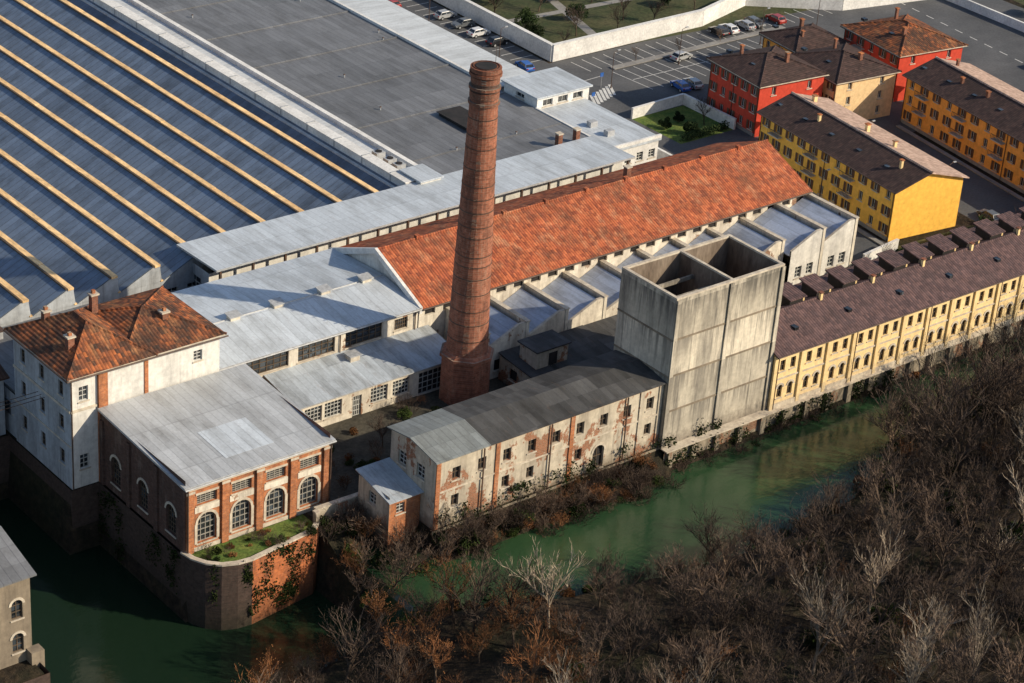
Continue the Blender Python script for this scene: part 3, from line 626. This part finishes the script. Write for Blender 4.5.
# ---------------------------------------------------------------- 12 housing
def house(name,org,ang,dx,ly,ze,zr,wall,roof,n,floors,hipped=False,roof2=None,bal=True,end=2):
    g=G(name,math.radians(ang),(*org,0))
    zs=[.9+i*ze/floors for i in range(floors)]
    ops=[]
    for z in zs: ops+=grid(ly,n,1.0,z,1.5)
    bar=g.facade((0,ly),(0,0),0,ze,ops,wall,mull=(2,1),frame='frame')
    for o in ops:
        if random.random()<.75:
            bar('shutter','shutter',o[0]-.5,o[1],o[0]-.02,o[3],.003,.06); bar('shutter','shutter',o[2]+.02,o[1],o[2]+.5,o[3],.003,.06)
    if bal:
        for i in range(1,n-1,3):
            c=ly/n*(i+.5)
            for z in zs[1:]:
                bar('balcony','trim',c-1.3,z-.45,c+1.3,z-.3,.003,1.0)
                for k in range(9): bar('balcony_rail','iron',c-1.3+k*.32,z-.3,c-1.26+k*.32,z+.5,.95,.99)
                bar('balcony_rail','iron',c-1.3,z+.5,c+1.3,z+.56,.93,1.0)
    bar('string_course','trim',0,ze-.4,ly,ze-.2,.003,.12); bar('plinth','pave',0,0,ly,.6,.003,.06)
    opse=[]
    for z in zs: opse+=grid(dx,end,.9,z,1.4,3) if end else []
    g.facade((0,0),(dx,0),0,ze,opse,wall,mull=(2,1)); g.facade((dx,0),(dx,ly),0,ze,ops,wall,mull=(2,1)); g.facade((dx,ly),(0,ly),0,ze,opse,wall,mull=(2,1))
    r2=roof2 or roof
    if hipped:
        hip(g,0,dx,0,ly,ze,zr,'y' if ly>=dx else 'x',roof,.6,.98)
    else:
        m=dx*.46; o=.6
        for y in(0,ly): g.poly('walls',wall,[(0,y,ze),(dx,y,ze),(m,y,zr-.15)])
        g.slab('roof',roof,[(m,-o,zr),(-o,-o,ze-.15),(-o,ly+o,ze-.15),(m,ly+o,zr)],.18); g.slab('roof',r2,[(m,-o,zr+.0),(dx+o,-o,ze-.15),(dx+o,ly+o,ze-.15),(m,ly+o,zr)],.18)  # a second tile colour paints the far slope as sunlit, near slope shaded
        g.tube('ridge_tiles',r2,(m,-o,zr+.03),(m,ly+o,zr+.03),.22)
    for i in range(max(2,n//2)):
        cy=ly*(i+.6)/max(2,n//2); cx=dx*random.choice((.3,.62)); cy=min(cy,ly-1.5); sz=random.uniform(.2,.32); zt=zr+random.uniform(.1,.6)
        g.box('flue','brick_red' if wall!='pl_yellow' else 'pl_cream',cx-sz,cy-sz,ze,cx+sz,cy+sz,zt); g.box('flue_cap','brick_orange',cx-sz-.1,cy-sz-.1,zt,cx+sz+.1,cy+sz+.1,zt+.15)
        g.box('skylight','glass',dx*.2,cy+1.5,ze+(zr-ze)*.36,dx*.2+.8,cy+2.4,ze+(zr-ze)*.52+.05)
    g.tube('gutter','iron',(-.68,-.5,ze-.2),(-.68,ly+.5,ze-.2),.09)
    for y in(.2,ly/2,ly-.2): g.tube('downpipe','iron',(-.1,y,0),(-.1,y,ze-.2),.06)
    return g.done()
house('yellow_apartment_house',(68.2,-5.2),-7,13.4,32.5,8.4,10.4,'pl_yellow','tile_brown',11,3,roof2='tile_sunlit',end=0)
house('orange_apartment_house',(97.5,-24),-9,13.4,51,8.4,10.4,'pl_orange','tile_brown',16,3,roof2='tile_sunlit')
house('red_apartment_house',(78.6,34),-6,13.5,13,9.0,11.4,'pl_redh','tile_brown',5,3,hipped=True,bal=False)
house('pale_apartment_house',(93,30.5),-6,13,13,8.0,10.2,'pl_pale','tile_brown',5,3,hipped=True)
house('red_corner_house',(111,33),-8,14,15,8.5,11.0,'pl_redh','tile_old',5,3,hipped=True)
house('ochre_corner_house',(100.5,47),-6,11,9,6.5,8.4,'pl_orange','tile_brown',3,2,hipped=True,bal=False)
g=G('riverside_cottage'); g.facade((-104,-24),(-84.7,-24),-3,7.8,grid(19.3,6,1.3,2.6,2.4,1.6,.6)+grid(19.3,6,1.3,-1.6,2.4,1.6,.6),'stone_dim',mull=(2,3),frame='frame_d')
g.facade((-84.7,-24),(-84.7,-10),-3,7.8,grid(14,4,1.2,3,2),'stone_dim'); g.facade((-104,-10),(-104,-24),-3,7.8,[],'stone_dim')
g.slab('roof','roof_dark',[(-104.5,-24.6,7.8),(-84.2,-24.6,7.8),(-84.2,-17,9.6),(-104.5,-17,9.6)],.2); g.slab('roof','roof_dark',[(-104.5,-17,9.6),(-84.2,-17,9.6),(-84.2,-9.5,7.8),(-104.5,-9.5,7.8)],.2)
g.box('buttress','stone_dim',-85.4,-25.2,-9,-83.9,-23.9,-1.5); g.done()
# ---------------------------------------------------------------- streets, car park
sheet('parking_asphalt','asphalt',rect(52.5,22,170,76),.008)
sheet('street_asphalt','asphalt',[(51,76),(70,76),(72,150),(51,150)],.008)
sheet('access_road','asphalt',[(57.6,-20),(66,-20),(70.5,22),(57.6,22)],.008)
sheet('back_street','asphalt',[(84.5,-21),(96,-21),(103,22),(88,22)],.008)
sheet('main_road','asphalt',[(128,-60),(146,-60),(156,22),(138,22)],.008)
sheet('side_lawn','grass',[(58,-21.3),(128,-21.3),(128,-20),(96,-21),(84.6,-20.9),(84.2,-8),(66,-7),(66,-17)],.014)
sheet('garden','grass',[(72.5,77.5),(300,60),(300,160),(74,160)],.012)
sheet('garden_path','pave',[(84,79),(86,79),(98,120),(96,120)],.02); sheet('garden_path','pave',[(74,95),(130,92),(130,93.6),(74,96.6)],.024)
sheet('verge','grass',[(112,-60),(127.5,-60),(137,22),(113,20)],.012)
sheet('verge','lawn',rect(66,38,78,50),.014)
sheet('far_field','grass',[(158,-60),(300,-60),(300,58),(172,58)],.012)
g=G('parking_markings')
def line(a,b,w=.14,z=.016):
    d=Vector((b[0]-a[0],b[1]-a[1])).normalized()*w/2; g.poly('stripe','paint',[(a[0]+d.y,a[1]-d.x,z),(b[0]+d.y,b[1]-d.x,z),(b[0]-d.y,b[1]+d.x,z),(a[0]-d.y,a[1]+d.x,z)])
for i in range(25): x=74+i*2.5; line((x,69.5),(x-.2,74.6))
for i in range(18): x=78+i*2.5; line((x,58.0),(x-.4,63))
for i in range(14): x=78+i*2.5; line((x-.4,63.08),(x-.8,67.6))
line((78,63),(121,63))
for i in range(20): y=78+i*2.5; line((65,y),(70,y))
for i in range(7): line((64.5+i*1.0,57.2+i*.35),(66.8+i*1.0,61.2+i*.35),.5)
line((57.9,24),(57.9,70),.15); line((60,66),(74,67),.15)
for i in range(30): line((136.5+.48*i,-50+i*4),(136.7+.48*i,-48+i*4),.2)
g.done()
def wallp(name,pts,h,mat='white',t=.35,cap='white'):
    g=G(name)
    for j,(a,b) in enumerate(zip(pts,pts[1:])):
        d=Vector((b[0]-a[0],b[1]-a[1])).normalized()*t/2; q=[(a[0]+d.y,a[1]-d.x),(b[0]+d.y,b[1]-d.x),(b[0]-d.y,b[1]+d.x),(a[0]-d.y,a[1]+d.x)]
        hh=h+j*.005
        g.poly('masonry',mat,[(x,y,z) for z in(0,hh) for x,y in q],[(0,1,5,4),(1,2,6,5),(2,3,7,6),(3,0,4,7),(4,5,6,7)])
        d=d*1.35; q=[(a[0]+d.y,a[1]-d.x),(b[0]+d.y,b[1]-d.x),(b[0]-d.y,b[1]+d.x),(a[0]-d.y,a[1]+d.x)]
        g.poly('coping',cap,[(x,y,z) for z in(hh+.002,hh+.12) for x,y in q],[(3,2,1,0),(0,1,5,4),(1,2,6,5),(2,3,7,6),(3,0,4,7),(4,5,6,7)])
    g.done()
wallp('perimeter_wall',[(73,160),(71,76.5),(107,76.8),(122,81),(137,70),(158,66)],3,t=.6)
wallp('perimeter_wall',[(57.4,21),(57.6,56),(55,58)],2.4)
wallp('garden_wall',[(66,50),(78,50.5),(78,38)],1.8)
wallp('garden_wall',[(58.6,-9),(67,-8)],1.8); wallp('garden_wall',[(58,-20.5),(84.5,-21),(96,-21.2),(130,-21.5)],1.6)
wallp('road_wall',[(125.5,-60),(136.5,24)],1.4); wallp('road_wall',[(148,-60),(159.5,40),(160,66)],1.6)
wallp('pavement_kerb',[(66.3,-8),(66.4,-6),(70.6,29)],.13,'pave',.6,'pave'); wallp('pavement_kerb',[(96.2,-20),(103.4,25)],.13,'pave',.6,'pave')
wallp('planted_island',[(78,68.5),(120,68.6)],.14,'pave',1.0,'pave')
# ---------------------------------------------------------------- cars
def carpaint(name,c):
    k=NB(name); k.b.inputs['Coat Weight'].default_value=.6; n=k.noise(k.pos(),3,2)
    MT[name]=k.out(k.mix(1.0,c,k.val(n,.92,1.05),'MULTIPLY'),.35,.5)
for nme,c in(('paint_blue',(.03,.12,.42)),('paint_silver',(.4,.41,.42)),('paint_white',(.7,.7,.7)),('paint_black',(.02,.02,.022)),('paint_red',(.35,.03,.02)),('paint_grey',(.13,.14,.15))): carpaint(nme,c)
MT['tyre']=plain('tyre_rubber',(.02,.02,.02),(.03,.03,.03),3); MT['lamp_red']=plain('tail_lamp',(.35,.02,.02),(.3,.02,.02),3,.3)
def car(x,y,ang,paint):
    g=G('parked_car',math.radians(ang),(x,y,.01)); w=.88
    pr=[(-2.1,.35),(-2.15,.75),(-1.95,.98),(-1.0,1.02),(1.0,1.02) ,(1.0,1.0),(1.95,.82),(2.12,.62),(2.1,.35)]
    def loft(part,mat,prof,w1s):
        n=len(prof); P=[(a,-w1s[i],b) for i,(a,b) in enumerate(prof)]+[(a,w1s[i],b) for i,(a,b) in enumerate(prof)]
        g.poly(part,mat,P,[tuple(range(n-1,-1,-1)),tuple(range(n,2*n))]+[(i,(i+1)%n,n+(i+1)%n,n+i) for i in range(n)])
    loft('body',paint,pr,[w*.93,w*.97,w*.95,w,w,w,w*.93,w*.9,w*.9])
    loft('cabin_glass','glass',[(-1.75,1.0),(-1.35,1.38),(.35,1.40),(1.05,1.0)],[w*.92,w*.76,w*.76,w*.92])
    loft('roof_panel',paint,[(-1.38,1.37),(-1.30,1.45),(.28,1.47),(.42,1.39)],[w*.78,w*.72,w*.72,w*.78])
    for s in(-1,1):
        for (xa,xb,za,zb) in((-1.75,-1.42,1.0,1.38),(-.42,-.42,1.0,1.40),(1.02,.35,1.0,1.40)):
            g.tube('pillar',paint,(xa,s*w*.93,za),(xb,s*w*.78,zb),.05,4)
        for wx in(-1.3,1.3):
            n=14;P=[(wx+.33*math.cos(6.283*i/n),s*yy,.33+.33*math.sin(6.283*i/n)) for yy in(w-.2,w+.015) for i in range(n)]
            g.poly('wheel','tyre',P,[tuple(range(n,2*n))]+[(i,(i+1)%n,n+(i+1)%n,n+i) for i in range(n)])
            P=[(wx+.19*math.cos(6.283*i/n),s*(w+.025),.33+.19*math.sin(6.283*i/n)) for i in range(n)]; g.poly('hub','pipe',P)
        g.box('headlamp','pipe',2.02,s*.62-.18,.62,2.12,s*.62+.18,.76); g.box('tail_lamp','lamp_red',-2.18,s*.66-.15,.72,-2.08,s*.66+.15,.9)
        g.box('mirror',paint,.75,s*(w+.1)-.09,.98,.92,s*(w+.1)+.09,1.12)
    g.done()
for c in[(67.8,102.6,0,'paint_silver'),(67.8,97.5,180,'paint_grey'),(67.6,92.6,0,'paint_white'),(67.8,87.5,0,'paint_black'),(64.5,76,80,'paint_blue'),(82.3,55.8,80,'paint_blue'),(85,55.6,80,'paint_silver'),
 (106.8,72,86,'paint_black'),(109.4,72.1,86,'paint_white'),(113.5,72,86,'paint_silver'),(116,72,266,'paint_grey'),(96.7,60.6,85,'paint_grey'),(121,71.6,86,'paint_red'),(93,10,80,'paint_white'),(88,-8,82,'paint_grey'),
 (91,19,82,'paint_silver'),(142,0,82,'paint_white'),(146,30,262,'paint_blue'),(62.5,112,90,'paint_red'),(92,66,5,'paint_silver')]: car(*c)
for (x,y) in((72,62),(90,64.5),(110,64.5),(62,80),(62,100),(86.5,0),(87.5,18),(66.8,8),(125,65)):
    g=G('street_lamp',0,(x,y,0)); g.cyl('base','iron',0,0,0,.5,.16,.12,8); g.cyl('pole','iron',0,0,.5,6.5,.07,.05,8); g.tube('arm','iron',(0,0,6.45),(1.0,0,6.7),.04); g.box('lantern','pipe',.8,-.13,6.62,1.4,.13,6.76); g.done()
for (x,y) in((70.6,63),(63.5,57)):
    g=G('traffic_sign',0,(x,y,0)); g.cyl('post','pipe',0,0,0,2.4,.04,.04,6); g.box('panel','paint_blue',-.35,-.03,2.0,.35,.03,2.7); g.done()
for i in range(3):
    g=G('overhead_cable'); a=Vector((-110,10+i*.8,13)); b=Vector((-67.1,4.5+i*.8,9.6)); pts=[]
    for t in range(13): u=t/12; p=a.lerp(b,u); p.z-=4*u*(1-u)*2; pts.append(p)
    for p,q in zip(pts,pts[1:]): g.tube('wire','iron',p,q,.04,4)
    g.done()
# ---------------------------------------------------------------- vegetation
def barkm(name,a,b):
    k=NB(name); tc=k.n('ShaderNodeTexCoord').outputs['Object']; oi=k.n('ShaderNodeObjectInfo').outputs['Random']
    n=k.noise(tc,.7,3); col=k.mix(k.step(n,.35,.65),a,b); col=k.mix(1.0,col,k.ramp(oi,[(0,(.42,.40,.40)),(.6,(.85,.80,.76)),(1,(1.6,1.45,1.3))]),'MULTIPLY')
    return k.out(col,.9,.1)
MT['bark']=barkm('bark',(.09,.07,.055),(.15,.118,.092)); MT['twig']=barkm('twigs',(.085,.066,.056),(.145,.112,.092))
MT['bark_p']=barkm('pale_bark',(.28,.24,.195),(.40,.355,.29)); MT['twig_r']=barkm('russet_twigs',(.17,.08,.04),(.25,.125,.062))
MT['leaf_g']=barkm('ivy_leaves',(.022,.04,.012),(.05,.075,.02)); MT['leaf_b']=barkm('dry_leaves',(.12,.06,.028),(.21,.105,.045)); MT['leaf_d']=barkm('evergreen_leaves',(.02,.038,.015),(.04,.065,.025))
def tree_mesh(name,seed,h,spread=.6,bark='bark',twig='twig',nl=(6,5,5,4),trunk=.3,leaf=None,nleaf=0,stems=1,tw=.028,up=.35):
    R=random.Random(seed); mats=[bark,twig]+([leaf] if leaf else []); V=[];Fa=[];MI=[]; tips=[]
    def seg(a,b,r0,r1,n,mi):
        d=(b-a); u=d.orthogonal().normalized(); w=d.normalized().cross(u); base=len(V)
        if n==2:
            ang=R.random()*3.14; e=(u*math.cos(ang)+w*math.sin(ang)); V.extend([a-e*r0,a+e*r0,b+e*r1,b-e*r1]); Fa.append((base,base+1,base+2,base+3)); MI.append(mi); return
        for q,r in((a,r0),(b,r1)):
            for i in range(n): t=6.2832*i/n; V.append(q+u*r*math.cos(t)+w*r*math.sin(t))
        for i in range(n): Fa.append((base+i,base+(i+1)%n,base+n+(i+1)%n,base+n+i)); MI.append(mi)
    def grow(p,d,L,r,lv):
        ns=4 if lv<2 else 2; pts=[p]; cur=p
        for i in range(ns):
            d=(d+Vector((R.gauss(0,1),R.gauss(0,1),R.gauss(0,.6)+up))*(.16 if lv else .06)).normalized(); nx=cur+d*L/ns
            ra=r*(1-.65*i/ns); rb=r*(1-.65*(i+1)/ns); seg(cur,nx,ra,rb,(6 if lv==0 else 3 if lv<2 else 2),0 if lv<2 else 1); cur=nx; pts.append((cur))
        if lv>=len(nl): tips.append(cur); return
        k=nl[lv]; k=R.randint(k-1,k+1)
        for j in range(k):
            t=(.45 if lv==0 else .2)+(.55 if lv==0 else .8)*(j+R.random())/k; f=t*ns; i=min(int(f),ns-1); q=Vector(pts[i]).lerp(pts[i+1],min(1,f-i))
            az=R.random()*6.283; side=Vector((math.cos(az),math.sin(az),R.uniform(-.05,.3))); a=spread*R.uniform(.7,1.4)
            nd=(d+side*a).normalized(); grow(q,nd,L*R.uniform(.5,.78)*(1.3 if lv==0 else .92),max(r*(.5 if lv==0 else .42),tw),lv+1)
    for s in range(stems):
        a=R.random()*6.28; st=Vector((math.cos(a)*.5*(stems>1),math.sin(a)*.5*(stems>1),-.4)); ln=.35 if stems>1 else R.uniform(0,.12)
        grow(st,Vector((math.cos(a)*ln,math.sin(a)*ln,1)).normalized(),h*trunk*(1 if stems==1 else R.uniform(.8,1.1)),h*.017*(1 if stems==1 else .6),0)
    if leaf:
        for i in range(nleaf):
            c=R.choice(tips)+Vector((R.gauss(0,.35),R.gauss(0,.35),R.gauss(0,.3))); sz=R.uniform(.06,.13)
            u=Vector((R.gauss(0,1),R.gauss(0,1),R.gauss(0,1))).normalized(); w=u.orthogonal().normalized(); b=len(V); V.extend([c-u*sz,c+w*sz*.6,c+u*sz,c-w*sz*.6]); Fa.append((b,b+1,b+2,b+3)); MI.append(2)
    me=bpy.data.meshes.new(name); me.from_pydata([tuple(v) for v in V],[],Fa)
    for m in mats: me.materials.append(MT[m])
    me.polygons.foreach_set('material_index',MI); me.update(); return me
def bush_mesh(name,seed,r,h,mat,n=1500):
    R=random.Random(seed); V=[];Fa=[];MI=[]
    lobes=[(Vector((R.uniform(-.6,.6)*r,R.uniform(-.6,.6)*r,R.uniform(.3,.75)*h)),R.uniform(.35,.6)*r) for _ in range(8)]
    for i in range(n):
        c,rr=R.choice(lobes); d=Vector((R.gauss(0,1),R.gauss(0,1),R.gauss(0,.8))).normalized(); p=c+d*rr*R.uniform(.6,1.08); p.z=max(.05,p.z)
        sz=R.uniform(.08,.2); u=Vector((R.gauss(0,1),R.gauss(0,1),R.gauss(0,1))).normalized(); w=u.orthogonal().normalized(); b=len(V)
        V.extend([p-u*sz,p+w*sz*.7,p+u*sz,p-w*sz*.7]); Fa.append((b,b+1,b+2,b+3)); MI.append(0)
    for c,rr in lobes:
        b=len(V); V.extend([Vector((-.05,0,-.3)),Vector((.05,0,-.3)),c]); Fa.append((b,b+1,b+2)); MI.append(1)
    me=bpy.data.meshes.new(name); me.from_pydata([tuple(v) for v in V],[],Fa); me.materials.append(MT[mat]); me.materials.append(MT['bark'])
    me.polygons.foreach_set('material_index',MI); me.update(); return me
T_d=[tree_mesh('bare_tree_a',s,15,.55,trunk=.34,nl=(6,5,4,4)) for s in range(1,6)]
T_p=[tree_mesh('pale_tree_a',s,15,.42,'bark_p','bark_p',trunk=.36,nl=(7,5,4,3),up=.5) for s in(11,12)]
T_r=[tree_mesh('russet_tree_a',s,13,.55,'bark','twig_r',leaf='leaf_b',nleaf=350,nl=(6,5,4,4)) for s in(21,22)]
T_s=[tree_mesh('scrub',s,4.8,.65,'bark','twig',nl=(4,4,4),trunk=.42,stems=6,tw=.022) for s in(31,32,33)]
T_sr=[tree_mesh('scrub_r',s,4.2,.65,'bark','twig_r',nl=(4,4,4),trunk=.42,stems=6,tw=.022,leaf='leaf_b',nleaf=160) for s in(35,36)]
B_g=[bush_mesh('ivy_bush',s,1.8,2.2,'leaf_g',1100) for s in(41,42)]; B_b=[bush_mesh('dry_bush',s,1.6,1.7,'leaf_b',700) for s in(43,44)]; B_d=[bush_mesh('evergreen',s,1.7,3.6,'leaf_d',2200) for s in(45,46)]
def inst(me,name,x,y,z,s,parent=None):
    o=bpy.data.objects.new(name,me); o.location=(x,y,z); o.rotation_euler=(random.uniform(-.06,.06),random.uniform(-.06,.06),random.random()*6.28); o.scale=(s*random.uniform(.9,1.1),)*2+(s*random.uniform(.9,1.12),)
    sc.collection.objects.link(o)
    if parent: o.parent=parent
    return o
wood=bpy.data.objects.new('bare_woodland',None); sc.collection.objects.link(wood)
R=random.Random(5); cnt=0; ST=4.7
x=-100
while x<78:
    y=-114
    while y<-33:
        px=x+R.uniform(-2.2,2.2); py=y+R.uniform(-2.2,2.2)
        lim=-30-(px+91)*.674-10
        if py<fb(px)-.8 and py>lim and (px<0 or py>-92+(px-2)*.83-8):
            z=H(px,py); r=R.random(); edge=fb(px)-py
            rus=mnoise.noise(Vector((px*.05,py*.05,7)))+(.32 if -78<px<-28 and edge<28 else -.12)
            s=R.uniform(.66,1.08)*(.88 if px<-20 else 1.02)
            if px>22: s*=1.1
            elif edge<4: s*=.75
            if -26<px<20 and edge<12: s*=.7
            if rus>.2 and r<.6: inst(R.choice(T_r),'russet_tree',px,py,z,s,wood)
            elif r<.1 or(py<-62 and r<.26): inst(R.choice(T_p),'pale_tree',px,py,z,s,wood)
            elif r<.92: inst(R.choice(T_d),'bare_tree',px,py,z,s,wood)
            cnt+=1
            qx=px+R.uniform(-2,2);qy=py+R.uniform(-2,2)
            if qy<fb(qx)-.5: inst(R.choice(T_s+T_s+T_sr[:1]+B_g[:1]),'scrub',qx,qy,H(qx,qy),R.uniform(.6,1.1),wood)
        y+=ST
    x+=ST
x=-95
while x<80:
    for t in(.6,2.2):
        qy=fb(x)-t-R.random(); inst(R.choice(T_s+T_sr[:1]+B_g+B_b[:1]),'scrub',x+R.uniform(-1,1),qy,H(x,qy),R.uniform(.45,.85),wood)
    x+=2.6
bank=bpy.data.objects.new('riverbank_scrub',None); sc.collection.objects.link(bank)
for _ in range(150):
    px=R.uniform(-47,-3); t=R.random(); nb=nearb(px)-.6; py=nb-t*(3.6 if px>-37 else 11)
    inst(R.choice(T_s+T_sr[:1]+B_b[:1]+B_g+T_s),'scrub',px,py,H(px,py),R.uniform(.4,.8) if px>-34 else R.uniform(.6,1.2),bank)
for px,py,s in((-44,-27,.6),(-40,-31,.62),(-35,-33.5,.55),(-46,-30,.6),(-30,-33.5,.5),(-26,-33.8,.48),(-42,-33,.65),(-45.5,-34.5,.7),(-33,-34.5,.5),(-21,-34,.38),(-13,-34,.33),(-38.5,-34,.6),(-24,-33.6,.45),(-17,-34,.4),(-36.5,-31.8,.5)):
    inst(R.choice(T_d+T_r[:1]),'bare_tree',px,py,H(px,py),s)
for _ in range(120):
    px=R.uniform(-2,85); py=-33.1-R.random()*1.4; inst(R.choice(B_g+B_b[:1]+T_s+T_s),'scrub',px,py,H(px,py)-.2,R.uniform(.25,.6),bank)
for _ in range(40):
    px=R.uniform(-42,-18); py=R.uniform(-20,-7); inst(R.choice(T_s+B_g+B_b+T_sr),'scrub',px,py,0,R.uniform(.3,.65),bank)
for _ in range(26): inst(R.choice(B_g+B_b[:1]+T_s),'scrub',R.uniform(-62,-48.5),R.uniform(-24.2,-20.9),0,R.uniform(.15,.4),bank)
# ivy hanging on the quay and at the foot of the old walls
g=G('climbing_ivy')
def ivy(a,b,nx_,ny_,z0,z1,n,cl):
    for _ in range(cl):
        t=R.random(); zc=R.uniform(z0,z1); w=R.uniform(.4,1.5); hh=R.uniform(.5,2.0)
        for i in range(n):
            u=t+R.gauss(0,w*.5)/max(1,math.hypot(b[0]-a[0],b[1]-a[1]))
            if not 0<u<1: continue
            z=zc+R.gauss(0,hh*.5)
            if z>z1+.3: continue
            c=Vector((a[0]+(b[0]-a[0])*u+nx_*R.uniform(.05,.3),a[1]+(b[1]-a[1])*u+ny_*R.uniform(.05,.3),z)); s=R.uniform(.08,.2)
            uu=Vector((R.gauss(0,1),R.gauss(0,1),R.gauss(0,1))).normalized(); ww=uu.orthogonal().normalized()
            g.poly('leaves','leaf_g',[tuple(c-uu*s),tuple(c+ww*s*.7),tuple(c+uu*s),tuple(c-ww*s*.7)])
ivy((-57.8,-25.2),(-48.6,-24.0),.13,-1,-7,.2,90,16); ivy((-62.6,-23.4),(-57.8,-25.3),-.4,-.9,-7,.2,80,10)
ivy((-63.7,-1.5),(-63.7,-19.8),-1,0,-8,-.3,80,14); ivy((-37,-31.5),(-2,-31.5),0,-1,-2,2.6,70,34); ivy((-2,-32.6),(40,-33),0,-1,-2.6,-.2,60,40); ivy((-2,-31.9),(8,-31.9),0,-1,0,2.5,60,6)
g.done()
inst(T_d[1],'bare_tree',-31,-13,0,.45); inst(T_d[3],'bare_tree',-25,-17,0,.4)
for px,py,s,m in[(75,42,.6,'d'),(72,45,.5,'e'),(70,40,.7,'e'),(68,44,.6,'e'),(64,-14,.5,'e'),(70,-13,.6,'d'),(76,-12,.5,'e'),(81,-14,.6,'e'),(86,-15,.6,'d'),(92,-17,.5,'e'),(99,-18,.6,'e'),(61,-12,.5,'d'),(67,-18,.4,'e'),(73,-18,.5,'e'),(104,-16,.5,'d'),
  (114,10,.6,'d'),(117,-5,.7,'e'),(120,-15,.7,'d'),(122,6,.6,'e'),(74,85,.9,'e'),(78,92,.9,'e'),(83,84,.8,'d'),(88,90,.9,'e'),(96,86,.8,'d'),(101,92,.9,'d'),(108,88,.8,'e'),(116,92,.8,'d'),(124,90,.8,'e'),(92,100,1,'e'),(80,105,1,'e'),(104,103,1,'d'),(118,106,.9,'e'),(132,85,.9,'d'),(142,80,.9,'e'),(150,75,.9,'d'),(86,116,1,'e'),(100,118,1,'d'),(165,30,.8,'d'),(168,50,.8,'e'),
  (77,80,.6,'d'),(91,82,.7,'d'),(100,82,.6,'d'),(112,84,.7,'d'),(76,99,.8,'d'),(85,97,.8,'d'),(97,96,.8,'d'),(84,69,.4,'d'),(94,68.6,.4,'d'),(104,68.6,.4,'d'),(114,68.6,.4,'d')]:
    if m=='d': inst(R.choice(T_d),'bare_tree',px,py,0,s*.7)
    else: inst(R.choice(B_d),'evergreen_shrub',px,py,0,s*1.2)
g=G('clipped_hedge')
for a,b in(((66.8,38.6),(77.2,39)),((60,-10.5),(67,-9.6)),((85.2,-19),(85.8,-8))):
    a=Vector(a);b=Vector(b);L=(b-a).length
    for i in range(int(L*90)):
        t=R.random(); p=a.lerp(b,t); c=Vector((p.x+R.uniform(-.5,.5),p.y+R.uniform(-.5,.5),R.uniform(.05,1.3))); u=Vector((R.gauss(0,1),R.gauss(0,1),R.gauss(0,1))).normalized()*.16; w=u.orthogonal().normalized()*.12
        g.poly('leaves','leaf_d',[tuple(c-u),tuple(c+w),tuple(c+u),tuple(c-w)])
g.done()
# ---------------------------------------------------------------- light, sky, camera
EL=30
sv=Vector((.62,-.785,0)).normalized()*math.cos(math.radians(EL)); sv.z=math.sin(math.radians(EL))
ld=bpy.data.lights.new('sun','SUN'); ld.energy=5.0; ld.angle=math.radians(.5); ld.color=(1,.86,.65)
lo=bpy.data.objects.new('sun',ld); lo.rotation_euler=sv.to_track_quat('Z','Y').to_euler(); sc.collection.objects.link(lo)
w=bpy.data.worlds.new('World'); sc.world=w; w.use_nodes=True; nt=w.node_tree; bg=nt.nodes['Background']
st=nt.nodes.new('ShaderNodeTexSky'); st.sky_type='NISHITA'; st.sun_disc=False; st.sun_elevation=math.radians(EL); st.sun_rotation=math.atan2(sv.x,sv.y)
nt.links.new(st.outputs[0],bg.inputs[0]); bg.inputs[1].default_value=.125
sc.view_settings.view_transform='Standard'; sc.view_settings.look='None'; sc.view_settings.exposure=0
p=math.radians(28);az=math.radians(48.8);r=math.radians(4.5)
Fv=Vector((math.cos(p)*math.cos(az),math.cos(p)*math.sin(az),-math.sin(p))); R0=Vector((math.sin(az),-math.cos(az),0)); U0=R0.cross(Fv)
Rv=R0*math.cos(r)+U0*math.sin(r); Uv=-R0*math.sin(r)+U0*math.cos(r)
cd=bpy.data.cameras.new('camera'); cd.sensor_width=36; cd.lens=36*2300/1024; cd.clip_start=1; cd.clip_end=12000
co=bpy.data.objects.new('camera',cd); C=-307*Fv
M=Matrix((Rv,Uv,-Fv)).transposed().to_4x4(); M.translation=C; co.matrix_world=M
sc.collection.objects.link(co); sc.camera=co
print('trees',cnt)
